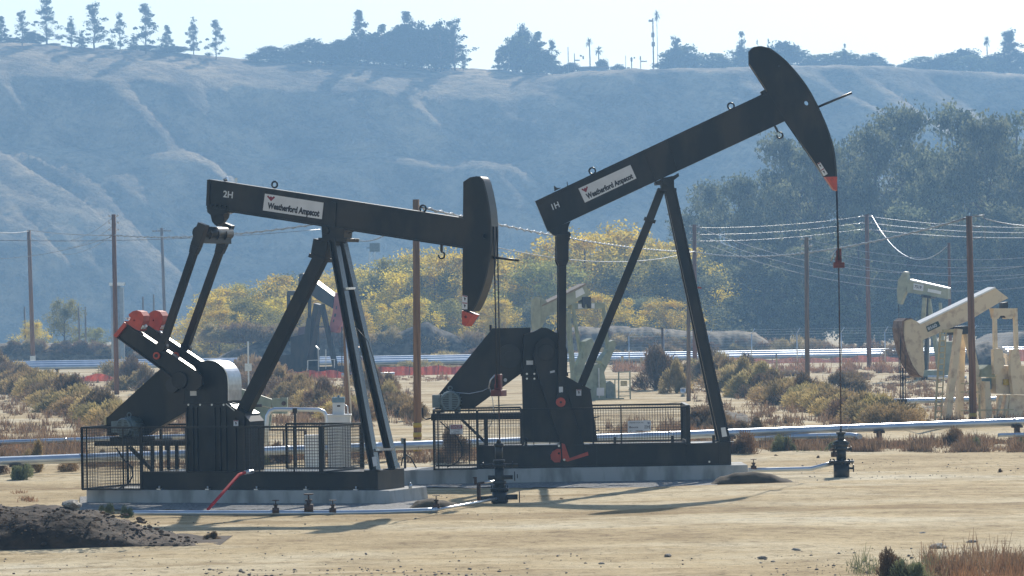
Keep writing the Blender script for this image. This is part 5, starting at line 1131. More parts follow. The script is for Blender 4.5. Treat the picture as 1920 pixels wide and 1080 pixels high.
# ---------------------------------------------------------------- white cabinet and pipe arch behind the left machine
D = 101.0
x0, x1 = P(615, 830, D).x, P(657, 830, D).x; zt_ = P(636, 780, D).z
t = thing('electrical_cabinet', 'white electrical cabinet with a small grey meter box on top, behind the mesh guard', 'cabinet', (x0, D, 0)); w_ = x1 - x0
mb = MB(); mb.box((0, 0, .08), (w_, .5, zt_)); mb.box((-.03, -.03, zt_ + .002), (w_ + .03, .53, zt_ + .04)); mb.box((0.05, .05, -.1), (w_ - .05, .45, .078)); mb.build('body', CREAM, t, .006)
mb = MB(); mb.box((.03, -.015, .15), (w_ - .03, -.002, zt_ - .08)); mb.build('door', CREAM, t, .003); mb = MB()
for k in range(9): mb.box((.1, -.022, zt_ - .85 + k * .06), (w_ - .1, -.016, zt_ - .83 + k * .06))
mb.build('louvres', GALV, t)
a0, a1 = P(623, 750, D).x - x0, P(645, 750, D).x - x0; z1_ = P(634, 745, D).z
mb = MB(); mb.box((a0, .1, zt_ + .041), (a1, .4, z1_ - .14)); mb.build('meter_box', CREAM, t, .005); mb = MB(); mb.box((a0 - .01, .09, z1_ - .138), (a1 + .01, .41, z1_)); mb.cyl(((a0 + a1) / 2, .25, z1_), ((a0 + a1) / 2, .25, z1_ + .05), .03, n=8); mb.build('meter_hood', GLASS, t)
mb = MB(); mb.box((a0 + .12, .088, z1_ - .25), (a0 + .20, .099, z1_ - .21)); mb.build('display', INK, t)
mb = MB(); mb.tube([(a1, .2, z1_ - .2), (a1 + .08, .2, z1_ - .24), (a1 + .1, .2, z1_ - .5), (a1 + .08, .2, zt_)], .02, 6); mb.build('conduit', GALV, t)
D = 103.0
pts = [P(500, 835, D), P(500, 795, D), P(501, 780, D), P(506, 771, D), P(515, 767.5, D), P(560, 768, D), P(598, 768.5, D), P(607, 772, D), P(612, 780, D), P(613, 795, D), P(613, 835, D)]
pipe('pipe_arch', arc_dense([tuple(p) + (0,) for p in pts], 1) if False else pts, .055, 'silver pipe bent into an arch behind the left mesh guard', joints=False)
q = P(553, 770, D); t = thing('pipe_stand', 'dark steel stand holding up the middle of the silver pipe arch', 'stand', (q.x, D, 0)); mb = MB(); mb.box((-.03, -.03, -.1), (.03, .03, q.z - .06)); mb.box((-.06, -.08, q.z - .0595), (.06, .08, q.z + .07)); mb.build('post', BLACK, t)
q = P(590, 844, 106); t = thing('equipment_box', 'low pale grey box beside the white cabinet behind the mesh', 'box', (q.x, 106, 0)); mb = MB(); zz = P(590, 818, 106).z; mb.box((-.27, 0, .0), (.26, .5, zz)); mb.box((-.29, -.02, zz + .002), (.28, .52, zz + .03)); mb.build('body', CREAM, t, .005)
q = P(500, 806, 112); t = thing('low_rail', 'low dark steel rail behind the guard left of the equipment box', 'rail', (q.x, 112, 0)); zz = q.z
mb = MB(); a = P(480, 806, 112) - Vector((q.x, 112, 0)); b_ = P(574, 806, 112) - Vector((q.x, 112, 0)); mb.bar(a, b_, .05, .05)
for s in (.1, .55, .98): c_ = a.lerp(b_, s); mb.box((c_.x - .03, -.03, -.05), (c_.x + .03, .03, c_.z - .03))
mb.build('rail', RUST, t)
# pale green machine part behind the left leg
D = 150.0
t = thing('green_machine_beam', 'pale green steel beam and boxes of a machine behind the left black leg', 'machine part', P(440, 760, D)); o_ = P(440, 760, D)
Lp = lambda x, y: ((P(x, y, D) - o_).x, (P(x, y, D) - o_).z)
mb = MB(); mb.prism([Lp(438, 724), Lp(511, 749), Lp(508, 764), Lp(438, 748)], -.3, .3); mb.build('beam', GREENP, t, .01)
mb = MB(); mb.prism([Lp(511.5, 747), (Lp(527, 747)[0], Lp(527, 747)[1]), Lp(527, 775), Lp(511.5, 775)], -.3, .3); mb.prism([Lp(527.5, 746), Lp(539, 746), Lp(539, 775), Lp(527.5, 775)], -.3, .3); mb.build('end_box', GREENP, t, .01)
mb = MB(); mb.prism([Lp(438, 750), Lp(509, 766), Lp(509, 790), Lp(438, 790)], -.2, .2); zg = -o_.z; mb.box((0.2, -.3, zg - .1), (1.4, .3, Lp(438, 790)[1] + .01)); mb.build('lower_frame', GREENP, t)
mb = MB(); a = Lp(533, 756); mb.cyl((a[0], -.36, a[1]), (a[0], -.31, a[1]), .09, n=10); a = Lp(487, 760); mb.box((a[0] - .3, -.34, a[1] - .06), (a[0] + .1, -.31, a[1] + .05)); mb.build('hub', RUST, t)

# ---------------------------------------------------------------- pump jacks further off
def far_jack(label, D, px_ref, th, m, groups):
    o = P(px_ref, 700, D); fr = Frame(Vector((o.x, o.y, 0)), th); t = thing('pump_jack', label, 'pump jack', fr.o, -th)
    for nm, mm, items in groups:
        mb = MB()
        for it in items:
            k = it[0]
            if k == 'p': mb.prism([fr.L(x, y, it[2]) for x, y in it[1]], it[2], it[3])
            elif k == 'b': mb.bar(fr.L3(*it[1], it[3]), fr.L3(*it[2], it[4] if len(it) > 6 else it[3]), it[5], it[5 if len(it) == 6 else 6])
            elif k == 't': mb.tube([fr.L3(x, y, it[2]) for x, y in it[1]], it[3], 6)
            elif k == 'g':   # down to the ground
                a = fr.L3(*it[1], it[3]); b_ = fr.L3(*it[2], it[3]); b_.z = -.1; mb.bar(a, b_, it[4], it[4])
        mb.build(nm, mm, t)
    return t, fr
S = .49
lad = lambda x0, y0, x1, y1, w, dw, n, r=.03: [('b', (x0, y0), (x1, y1), w - dw, 0, r * 1.6), ('b', (x0 + dw * 22, y0), (x1 + dw * 22, y1), w + dw, 0, r * 1.6)]
tb, fb = far_jack('beige pump jack with a rusty head numbered 8560 at the right edge', 146, 1800, R(-24), BEIGE, [
    ('walking_beam', BEIGE, [('p', [(1726, 608), (1866, 540), (1891, 559), (1876, 566), (1817, 601), (1729, 638)], -.22, .22)]),
    ('beam_top_flange', CREAM, [('p', [(1726, 605.5), (1866, 538), (1867, 540.5), (1726, 608.5)], -.27, .27)]),
    ('horse_head', BEIGE, [('p', [(1696, 601), (1709, 598), (1718, 602), (1727, 609), (1730, 637), (1734, 690), (1731, 706), (1722, 702), (1709, 684), (1700, 658), (1695, 630)], -.28, .20)]),
    ('front_leg', BEIGE, [('g', (1797, 617), (1774, 788), -.5, .24), ('g', (1803, 617), (1798, 790), .5, .24)]),
    ('rear_leg', BEIGE, [('g', (1812, 618), (1849, 787), 0, .24)]), ('centre_bearing', INK, [('p', [(1789, 613), (1817, 611), (1815, 626), (1792, 628)], -.3, .3)]),
    ('tail_bearing', INK, [('p', [(1880, 568), (1890, 566), (1890, 596), (1878, 596)], -.12, .12)]),
    ('equalizer_beam', BEIGE, [('p', [(1862, 578), (1904, 578), (1903, 590), (1897, 598), (1888, 598), (1884, 592), (1876, 592), (1872, 598), (1866, 597)], -.15, .15)]),
    ('pitman_arm', BEIGE, [('b', (1864.5, 578), (1866, 655), -.1, 0, .14), ]), ('pitman_arm', BEIGE, [('b', (1903, 578), (1906, 675), -.1, 0, .14)]),
    ('crank', BEIGE, [('p', [(1863, 655), (1873, 653), (1880, 657), (1883, 684), (1872, 702), (1864, 702)], -.5, -.3)]), ('crank', BEIGE, [('p', [(1897, 656), (1910, 654), (1916, 690), (1920, 738), (1900, 740), (1895, 700)], -.6, -.4)]),
    ('counterweight', GREENP, [('p', [(1842, 692), (1853, 684), (1866, 685), (1866, 707), (1840, 707)], -.3, .3)]), ('gear_cover', GALV, [('p', [(1880, 661), (1889, 664), (1894, 675), (1893, 684), (1885, 684), (1884, 672), (1879, 668)], -.2, .4)]),
    ('gearbox', BEIGE, [('p', [(1868, 704), (1880, 690), (1896, 685), (1930, 685), (1930, 740), (1868, 738)], -.25, .5)]), ('brake_drum', YEL, [('p', [(1883, 711), (1893, 711), (1893, 722), (1883, 722)], -.36, -.26)]),
    ('pedestal', BEIGE, [('p', [(1894, 741), (1940, 741), (1940, 797), (1890, 797)], -.5, .5), ('b', (1878, 742), (1864, 795), -.4, 0, .12), ('b', (1890, 742), (1878, 795), -.4, 0, .12), ('p', [(1846, 715), (1856, 715), (1862, 797), (1850, 797)], -.4, .1)]),
    ('skid', BEIGE, [('p', [(1768, 788), (1945, 788), (1945, 800), (1768, 800)], -.6, .6)]), ('control_box', GLASS, [('p', [(1842, 709), (1862, 709), (1862, 730), (1842, 730)], .1, .4)]),
    ('ladder', YELP, [('b', (1763, 622), (1753, 790), -.7, 0, .06), ('b', (1774, 622), (1764, 790), -.7, 0, .04)] + [('b', (1762.6 - k * .62, 628 + k * 11), (1773.6 - k * .62, 628 + k * 11), -.7, 0, .045) for k in range(15)] + [('b', (1768, 621), (1788, 620), -.6, 0, .12)]),
    ('guard_frame', YELP, [('b', (1802, 719), (1836, 719), -.9, 0, .05), ('b', (1802, 735), (1836, 735), -.9, 0, .05), ('b', (1819, 705), (1818, 788), -.9, 0, .06), ('b', (1836, 740), (1837, 788), -.9, 0, .06), ('b', (1802, 770), (1900, 768), -.9, 0, .05)]),
])
mb = MB(); arcp = [(1709, 597), (1698, 596.5), (1691, 602), (1689, 615), (1691, 635), (1697, 660), (1707, 684), (1720, 703), (1729, 707)]
ar = [fb.L(x, y, -.3) for x, y in arcp]
for p, q in zip(ar, ar[1:]): mb.hexa([(p[0], -.34, p[1]), (q[0], -.34, q[1]), (q[0], .34, q[1]), (p[0], .34, p[1])], [(p[0] + .08, -.34, p[1] - .02), (q[0] + .08, -.34, q[1] - .02), (q[0] + .08, .34, q[1] - .02), (p[0] + .08, .34, p[1] - .02)])
mb.build('rusty_arc_face', BANDB, tb)
mb = MB()
for x in (1688.5, 1697): mb.cyl(fb.L3(x, 606, -.2), fb.L3(x + .5, 752, -.2), .018, n=6)
mb.cyl(fb.L3(1692.5, 690, -.2), fb.L3(1694, 795, -.2), .03, n=6); mb.build('bridle_cables', CABLE, tb)
mb = MB(); mb.prism([fb.L(x, y, -.3) for x, y in [(1685, 748), (1702, 748), (1699, 758), (1695, 760), (1690, 759)]], -.3, -.1); mb.build('carrier_bar', BLACK2, tb)
mb = MB(); mb.prism([fb.L(x, y, -.24) for x, y in [(1736.5, 612.5), (1759, 602), (1763, 611.5), (1740, 622.5)]], -.245, -.225); o = mb.build('number_plate', DGREEN, tb)
mb = MB(); quad_text(mb, fb, '8560', [(1738, 614), (1755, 606), (1758, 612), (1741, 620)], -.252, .03, .004); mb.build('lettering', WLET, o)
q = G(1683, 795); t = thing('yellow_brace', 'thin yellow pole leaning on the wellhead under the beige pump jack', 'pole', q); mb = MB(); mb.bar((0, 0, 0), P(1694, 757, q.y - .3) - q, .05, .05); mb.build('pole', YELP, t)
t = thing('wellhead', 'dark wellhead under the rods of the beige pump jack', 'wellhead', G(1694, 796)); mb = MB(); mb.cyl((0, 0, -.1), (0, 0, .5), .09, n=12); mb.cyl((0, 0, .5), (0, 0, .56), .14, n=12); mb.cyl((-.2, 0, .3), (.2, 0, .3), .05, n=8); mb.build('body', BLACK2, t)

far_jack('far black pump jack with a dark red head, between the legs of the left machine', 290, 580, R(38), BLACK, [
    ('walking_beam', BLACK, [('p', [(561, 514), (568, 514), (625, 556), (623, 578), (592, 560), (559, 533)], -.3, .3)]), ('beam_top_flange', BLACK2, [('p', [(563, 512.5), (569, 513), (625, 555), (624, 557.5)], -.35, .35)]),
    ('horse_head', mat('faded_red_paint', (0.42, 0.12, 0.11), .5, 0, (.3, .08, .08), 2), [('p', [(628, 549), (634, 550), (637, 562), (641, 585), (641, 603), (637, 613), (629, 624), (617, 621), (619, 605), (624, 585)], -.25, .25)]),
    ('head_slots', INK, [('p', [(630, 574), (632, 574), (631, 580), (629, 580)], -.28, -.255), ('p', [(627, 588), (630, 588), (629, 594), (626, 594)], -.28, -.255), ('p', [(625, 599), (627, 599), (626, 604), (624, 604)], -.28, -.255)]),
    ('front_leg', BLACK, [('g', (604, 571), (633, 686), -.4, .3), ('g', (593, 571), (594, 694), .5, .3)]), ('rear_leg', BLACK, [('b', (597, 570), (574, 693), -.2, 0, .5)]),
    ('samson_platform', BLACK, [('b', (596, 613), (612, 613), -.4, 0, .1)]),
    ('equalizer_beam', BLACK, [('p', [(539, 545), (557, 546), (557, 553), (539, 554)], -.8, .8)]), ('pitman_arm', BLACK, [('b', (541, 548), (541, 640), -.6, 0, .2)]), ('pitman_arm', BLACK, [('b', (581, 552), (580, 600), .6, 0, .2)]),
    ('crank', BLACK, [('p', [(575, 596), (584, 595), (580, 650), (572, 692), (560, 692), (570, 630)], -.6, -.2)]), ('gearbox', BLACK, [('p', [(545, 632), (572, 626), (576, 694), (545, 694)], -.5, .5)]), ('gear_cover', mat('dull_purple_paint', (.14, .09, .12), .5), [('p', [(560, 614), (572, 612), (572, 630), (558, 632)], -.3, .3)]),
    ('skid', BLACK, [('p', [(505, 690), (640, 686), (640, 700), (505, 704)], -1, 1)]), ('motor_housing', BLACK, [('p', [(520, 668), (546, 664), (546, 694), (520, 694)], -.4, .4)]),
    ('guard_rail', GALV, [('b', (577, 676), (577, 700), -1.2, 0, .06), ('b', (597, 652), (598, 702), -1.2, 0, .07), ('b', (577, 676), (598, 675), -1.2, 0, .05), ('b', (598, 655), (592, 649), -1.2, 0, .07), ('b', (598, 675), (628, 674), -1.2, 0, .05), ('b', (611, 655), (611, 692), -1.2, 0, .05), ('b', (627, 674), (627, 690), -1.2, 0, .05)]),
    ('polished_rod', BLACK, [('b', (641, 606), (641, 700), 0, 0, .05), ('b', (639, 655), (643, 655), 0, 0, .35)]),
])
tg, fg = far_jack('pale green pump jack with its beam pointing up, partly hidden behind the tall black machine', 192, 1090, R(-38), GREENP, [
    ('walking_beam', OLIVEP, [('p', [(1016, 575), (1099, 534), (1108, 552), (1102, 556), (1019, 596)], -.2, .2)]), ('beam_top_flange', mat('brown_flange', (.33, .25, .17), .5), [('p', [(1016, 572), (1098, 531.5), (1100, 534), (1016, 575)], -.26, .26)]),
    ('horse_head', OLIVEP, [('p', [(1000, 560), (1003, 557), (1012, 557), (1014, 575), (1014, 617), (1002, 620), (1000, 600)], -.3, -.1), ('p', [(1014.5, 557), (1026, 566), (1024, 600), (1014.5, 616)], -.25, .2)]),
    ('faded_white_patch', CREAM, [('p', [(1079, 546), (1092, 539), (1097, 550), (1080, 559)], -.22, -.205)]),
    ('equalizer_beam', GREENP, [('p', [(1071, 568), (1130, 567), (1130, 578), (1071, 580)], -.15, .15)]), ('white_patch', CREAM, [('p', [(1084, 570), (1095, 569.5), (1095, 578), (1084, 578.5)], -.17, -.155), ('p', [(1109, 569), (1115, 569), (1115, 578), (1109, 578)], -.17, -.155)]),
    ('tail_bearing', INK, [('p', [(1092, 557), (1108, 556), (1108, 578), (1104, 578), (1102, 570), (1098, 570), (1096, 578), (1093, 576)], -.25, .1)]),
    ('pitman_arm', GREENP, [('b', (1073, 570), (1089, 668), -.2, 0, .14)]), ('pitman_arm', GREENP, [('b', (1130, 568), (1139, 650), .2, 0, .14)]),
    ('crank', GREENP, [('p', [(1100, 642), (1108, 638), (1112, 650), (1098, 680), (1090, 702), (1078, 704), (1080, 690)], -.5, -.25)]), ('counterweight', GREENP, [('p', [(1098, 640), (1110, 634), (1113, 642), (1104, 662), (1094, 672)], -.6, -.2)]),
    ('crank', GREENP, [('p', [(1143, 640), (1152, 638), (1156, 646), (1147, 668), (1133, 698), (1124, 692)], .1, .35)]), ('counterweight', GREENP, [('p', [(1126, 676), (1140, 658), (1147, 660), (1136, 690)], 0, .4)]),
    ('gearbox', GREENP, [('p', [(1094, 700), (1104, 684), (1122, 682), (1132, 694), (1136, 714), (1136, 750), (1096, 752)], -.4, .4)]), ('rear_leg', GREENP, [('g', (1064, 586), (1079, 712), -.4, .2)]), ('front_leg', GREENP, [('g', (1060, 586), (1036, 740), .4, .2)]),
    ('motor', MOTOR, [('p', [(1136, 718), (1144, 714), (1154, 722), (1155, 750), (1138, 750)], -.4, .2)]), ('conduit', GALV, [('b', (1122, 690), (1123, 752), -.5, 0, .07)]), ('skid', GREENP, [('p', [(1030, 748), (1170, 746), (1170, 760), (1030, 762)], -.7, .7)]),
    ('ladder', GREENP, [('b', (1069, 580), (1071, 735), -.7, 0, .05)] + [('b', (1064, 590 + 12 * k), (1070, 590 + 12 * k), -.7, 0, .035) for k in range(12)]),
    ('guard_frame', GREENP, [('b', (1160, 698), (1160, 760), -1, 0, .05), ('b', (1181, 697), (1182, 760), -1, 0, .05), ('b', (1159, 698), (1182, 697), -1, 0, .05), ('b', (1135, 711), (1182, 711), -1, 0, .05), ('b', (1160, 735), (1182, 734), -1, 0, .04), ('b', (1160, 743), (1182, 742), -1, 0, .04), ('b', (1153, 711), (1153, 745), -1, 0, .04)]),
    ('yellow_sign', YELP, [('p', [(1164, 714), (1176, 714), (1176, 724), (1164, 724)], -1.04, -1.02), ('p', [(1140, 751), (1174, 751), (1174, 758), (1140, 758)], -1.04, -1.02)]), ('white_sign', WHITEP, [('p', [(1119, 727), (1133, 727), (1133, 742), (1119, 742)], -1.0, -.98)]),
])
t3, f3 = far_jack('distant pale green pump jack numbered 7519 rising behind the beige one', 235, 1740, R(30), OLIVEP, [
    ('walking_beam', OLIVEP, [('p', [(1700, 530), (1706, 526), (1777, 541), (1778, 561), (1700, 548)], -.2, .2)]), ('beam_top_flange', GALV, [('p', [(1706, 523.5), (1777, 539.5), (1777, 542), (1706, 526.5)], -.25, .25)]),
    ('horse_head', OLIVEP, [('p', [(1694, 509), (1700, 510), (1701, 525), (1699, 545), (1688, 571), (1683, 568), (1681.5, 545), (1684, 525)], -.2, .2)]),
    ('white_patch', CREAM, [('p', [(1740, 541), (1765, 546), (1764, 552), (1739, 547)], -.215, -.205)]), ('centre_bearing', BLACK2, [('p', [(1727, 552), (1745, 556), (1745, 560), (1727, 557)], -.4, .4)]),
    ('front_leg', OLIVEP, [('g', (1734, 558), (1722, 690), -.4, .22)]), ('front_leg', BLACK2, [('g', (1739, 558), (1736, 692), .3, .22)]), ('rear_leg', OLIVEP, [('g', (1741, 559), (1764, 690), .3, .22)]),
    ('pitman_arm', OLIVEP, [('b', (1763, 568), (1768, 640), -.4, 0, .15)]), ('gearbox', OLIVEP, [('p', [(1758, 640), (1785, 640), (1785, 700), (1758, 700)], -.4, .4)]), ('polished_rod', CABLE, [('b', (1685, 571), (1686, 700), 0, 0, .05)]),
    ('skid', OLIVEP, [('p', [(1712, 694), (1790, 694), (1790, 706), (1712, 706)], -.6, .6)])])
mb = MB(); mb.prism([f3.L(x, y, -.21) for x, y in [(1713, 531), (1732, 534), (1731, 546), (1712.5, 543)]], -.22, -.205); o = mb.build('number_plate', WHITEP, t3)
mb = MB(); quad_text(mb, f3, '7519', [(1715, 534), (1728, 536), (1727.5, 542), (1714.5, 540)], -.226, .02, .004); mb.build('lettering', INK, o)

# ---------------------------------------------------------------- poles
def pole(xt, yt, xb, yb, wpx, label, m=WOOD, D=None, arm=None, band=(), ins=0, extra=None, group='wooden utility poles'):
    b_ = G(xb, yb) if D is None else Vector((P(xb, yb, D).x, D, 0)); D = b_.y; tp = P(xt, yt, D); r = wpx * D / FPX / 2
    t = thing('utility_pole', label, 'utility pole', b_, 0, group); tp = tp - b_; mb = MB(); mb.tube([Vector((0, 0, -.4)), tp * .5, tp], r * 1.08, 12, r * .88); mb.build('pole', m, t)
    s = D / FPX
    if arm:
        a = MB(); a.bar(tp + Vector((-arm * s, 0, -6 * s)), tp + Vector((arm * s, 0, -6 * s)), .12, .1); a.build('crossarm', m, t)
    if ins:
        i_ = MB()
        for k in range(ins):
            z = tp.z - (4 + 13 * k) * s
            for sg_ in (-1, 1): i_.cyl((tp.x, 0, z), (tp.x + sg_ * (wpx * .5 + 5) * s, 0, z + .03), .02, n=6); i_.cyl((tp.x + sg_ * (wpx * .5 + 4) * s, 0, z), (tp.x + sg_ * (wpx * .5 + 4) * s, 0, z + .16), .05, .03, 8)
        i_.build('insulators', GALV, t)
    for y in band:
        q = P((xt + xb) / 2 + 2, y, D) - b_; y_ = MB(); xx = tp.x * (q.z / tp.z); y_.cyl((xx, 0, q.z - .07), (xx, 0, q.z + .07), r * 1.12, n=16); y_.build('yellow_band', YEL, t)
    return t, tp + b_
PT = {}
_, PT['A'] = pole(54, 431, 63, 703, 8, 'leftmost utility pole, with a small grey box low on it')
q = G(63, 703); t = thing('meter_box', 'grey box fixed low on the leftmost utility pole', 'box', (q.x, q.y - .35, 0)); z = P(65, 678, q.y).z; mb = MB(); mb.box((-.22, -.2, z - .6), (.22, .1, z + .5)); mb.build('body', GALV, t, .01)
_, PT['B'] = pole(213, 402, 219, 740, 9, 'tall utility pole behind the red counterweights, with white insulators', ins=3)
_, PT['C'] = pole(303, 427, 311, 640, 6, 'distant pole with a crossarm above the red counterweights', WOODG, D=420, arm=18, ins=1)
_, PT['D'] = pole(780, 374, 783, 858, 14.5, 'thick brown pole with yellow bands between the two black pump jacks', band=(797, 815, 828, 842))
mb = MB()
_, PT['E'] = pole(1302, 421, 1303, 700, 8.5, 'brown pole behind the long front leg, its top left of the willow trees', ins=3)
pole(1291, 560, 1291, 752, 8, 'shorter reddish pole with a grey can at its foot, just left of the leg', WOODG)
q = G(1281, 744); t = thing('grey_can', 'pale grey drum at the foot of the shorter reddish pole', 'drum', q); mb = MB(); mb.cyl((0, 0, -.02), (0, 0, .42), .13, n=14); mb.cyl((0, 0, .42), (0, 0, .45), .14, n=14); mb.build('body', GALV, t)
_, PT['F'] = pole(1512, 445, 1514, 738, 9, 'tan pole rising from the right thicket left of the rod', WOODG, ins=3)
_, PT['G'] = pole(1625, 402, 1630, 691, 8.5, 'slender brown pole standing on the pale dirt right of the rod', ins=3)
_, PT['H'] = pole(1817, 405, 1825, 792, 13, 'thick dark brown pole in front of the beige pump jack, with one yellow band', band=(778,), ins=0)
_, PT['I'] = pole(1779, 455, 1783, 700, 6, 'thin pole with a pale conduit behind the distant green pump jack')
_, PT['J'] = pole(645, 432, 652, 800, 10, 'reddish pole with a grey conduit behind the legs of the left black machine')
q = G(660, 800); t = thing('conduit', 'pale vertical conduit standing beside the reddish pole', 'conduit', q); mb = MB(); mb.cyl((0, 0, -.1), (-.25, 0, P(655, 560, q.y).z), .035, n=8); mb.build('tube', GALV, t)
for i, (xt, yt, xb, D) in enumerate([(147, 575, 150, 420), (213, 572, 214, 430), (268, 556, 269, 430), (288, 552, 289, 430), (160, 575, 161, 450), (46, 575, 48, 450)]):
    pole(xt, yt, xb, 660, 3.5, f'far thin post in front of the lower bluff at the left, {ordn[[5, 1, 3, 4, 2, 0][i] ]} from the left', WOODG, D=D, group='far thin posts')
# grey tower behind pole B
D = 410; q = P(221, 660, D); t = thing('grey_tower', 'tall narrow grey tank behind the second pole from the left', 'tank', (q.x, D, 0)); w_ = 26 * D / FPX; z = P(221, 536, D).z
TW = mat('grey_tank_paint', (.38, .42, .46), .5, .2, (.25, .3, .34), 2); mb = MB(); mb.cyl((-w_ * .1, 0, 0), (-w_ * .1, 0, z), w_ * .36, n=16); mb.build('shell', TW, t); mb = MB(); mb.box((w_ * .1, -.3, .0), (w_ * .48, .3, z * .98)); mb.build('riser_duct', TW, t)
mb = MB(); mb.box((-w_ * .52, -.7, z + .01), (w_ * .55, .7, z + .35)); mb.build('top_platform', GALV, t)
# lattice stand with a floodlight
D = 450; q = P(700, 600, D); t = thing('floodlight_mast', 'thin lattice mast with a dark lamp box above the yellow trees', 'mast', (q.x, D, 0)); z = P(700, 472, D).z; mb = MB()
for sx in (-.5, .5): mb.bar((sx, 0, 0), (sx * .6, 0, z), .1, .1)
for k in range(12): mb.bar(((-.5 if k % 2 else .5) * .9, 0, z * k / 12), ((.5 if k % 2 else -.5) * .8, 0, z * (k + 1) / 12), .06, .06)
mb.build('lattice', GALV, t); mb = MB(); mb.box((-.3, -.3, z), (.9, .3, z + 1.0)); mb.box((-.7, -.1, z + .4), (-.32, .1, z + .5)); mb.build('lamp_box', MOTOR, t)
# small marker posts
for px, py, hpx, wpx, m_, lab in [(89, 735, 42, 3, BLACK2, 'short dark post with a bracket left of the second pole'), (467, 770, 130, 3, GALV, 'thin pale pole with a small box rising behind the gearbox of the left machine'), (1243, 690, 76, 4, RUST, 'thin rusty post on the pale bank behind the tall machine'), (1222, 690, 22, 5, YELP, 'short yellow post on the bank, left of the rusty post'),
                                  (1203, 690, 20, 5, YELP, 'short yellow post on the bank, right of the green crank'), (1167, 688, 20, 5, YELP, 'short yellow post directly beside the green crank'), (1457, 718, 46, 3, YELP, 'thin yellow marker pole in the right thicket'), (1456, 690, 26, 3, WOODG, 'thin post in the netting behind the right thicket')]:
    q = G(px, py); s = q.y / FPX; t = thing('marker_post', lab, 'post', q); mb = MB(); mb.box((-wpx * s / 2, -wpx * s / 2, -.1), (wpx * s / 2, wpx * s / 2, hpx * s)); mb.build('post', m_, t)
    if px in (89, 467): mb = MB(); zz = hpx * s * (1 if px == 89 else .68); mb.box((-.16, -.14, zz - .35), (.16, -.045, zz)); mb.build('box', m_, t)
q = G(1396, 726); t = thing('leaning_stake', 'thin white stake leaning in the right thicket', 'stake', q); mb = MB(); mb.bar((0, 0, .5), P(1404, 706, q.y) - q + Vector((0, 0, .5)), .06, .06); mb.build('stake', CREAM, t)

# ---------------------------------------------------------------- wires
def wire(a, b_, sag, r, label, group, m=LWIRE, n=24, twist=0):
    a = Vector(a); b_ = Vector(b_); t = [a.lerp(b_, i / n) - Vector((0, 0, sag * 4 * (i / n) * (1 - i / n))) for i in range(n + 1)]
    mb = MB(); mb.tube([p - a for p in t], r, 6)
    if twist:
        k = int((b_ - a).length / 0.6); pts = []
        for i in range(k + 1):
            s = i / k; p = a.lerp(b_, s) - Vector((0, 0, sag * 4 * s * (1 - s))) - a; q = i * 1.3; pts.append(p + Vector((0, math.cos(q), math.sin(q))) * r * 1.6)
        mb.tube(pts, r * .8, 5)
    o = mb.build('power_line', m); o.location = a; return tag(o, label, 'wire', group)
dz = Vector((0, 0, 1))
wire(P(-60, 423, 245), PT['A'] + dz * -.1, .3, .035, 'dark cable reaching the leftmost pole from the left edge', None, DWIRE)
wire(PT['A'], P(213, 441, PT['B'].y), .12, .035, 'thick dark cable between the first and second poles from the left', None, DWIRE)
wire(P(213, 441, PT['B'].y), P(600, 419, 160), .3, .03, 'thick dark cable from the second pole passing behind the pitman arms', None, DWIRE, twist=1)
wire(P(-60, 449, 245), P(600, 430, 260), .35, .02, 'thinner dark cable below the thick one at the left', None, DWIRE)
wire(P(-60, 485, 300), P(213, 443, 250), .5, .02, 'faint wire rising from the left edge to the second pole', None, DWIRE)
wire(PT['D'] - dz * .2, P(1302, 472, PT['E'].y), .35, .03, 'dark twisted cable from the banded pole to the pole behind the long leg', None, DWIRE, twist=1)
wire(P(1302, 472, PT['E'].y), PT['H'] - dz * .05, .8, .03, 'dark twisted cable crossing behind the rod to the thick right pole', None, DWIRE, twist=1)
wire(P(640, 433, 160), PT['D'] - dz * .2, .7, .02, 'dark cable arriving at the top of the banded pole', None, DWIRE)
wire(P(880, 452, 140), P(1302, 471, 230), .7, .02, 'thinner dark cable below the twisted one at the centre', None, DWIRE)
k_ = 0
for j in range(3):
    dy = j * 12.5
    wire(P(1305, 425 + dy, PT['E'].y), P(1990, 486 + j * 22, 260), 2.0 - j * .1, .016, 'thin bright wire fanning down to the right from the pole behind the long leg', 'wires from the pole behind the leg')
    wire(P(1516, 449 + j * 14, PT['F'].y), P(1990, 476 + j * 16, 175), .6, .012, 'thin bright wire running right from the tan pole', 'wires from the tan pole')
    wire(P(1629, 406 + j * 12, PT['G'].y), P(1990, 426 + j * 9, 290), .3, .024, 'bright wire running right from the slender brown pole', 'wires from the slender pole')
    wire(P(1300, 427 + dy, PT['E'].y), P(1621, 405 + j * 12, PT['G'].y), 0.25, .012, 'faint wire between the pole behind the leg and the slender brown pole', 'faint wires between two poles', DWIRE)
    wire(P(60, 436 + j * 10, 300), P(209, 410 + j * 16, PT['B'].y), 1.0, .012, 'faint wire ending at the insulators of the second pole from the left', 'faint wires left', DWIRE)
wire(P(1635, 405, PT['G'].y), P(1779, 458, PT['I'].y), 2.0, .03, 'bright beaded slack cable hanging from the slender pole to the thin pole', None, LWIRE)
wire(P(1842, 408, PT['H'].y), P(1990, 418, 150), .2, .02, 'bright wire from the bracket of the thick right pole', None)
mb = MB(); q = PT['H']; t = thing('pole_bracket', 'short bright steel bracket at the top of the thick right pole', 'bracket', q); mb.cyl((0.1, -.16, -.02), (.56, -.16, .02), .022, n=6); mb.cyl((.56, -.16, 0), (.56, -.16, -.9), .012, n=6); mb.cyl((.1, -.16, -.45), (.45, -.16, -.4), .02, n=6); mb.cyl((.1, -.16, -.85), (.45, -.16, -.8), .02, n=6); mb.build('bracket', LWIRE, t)

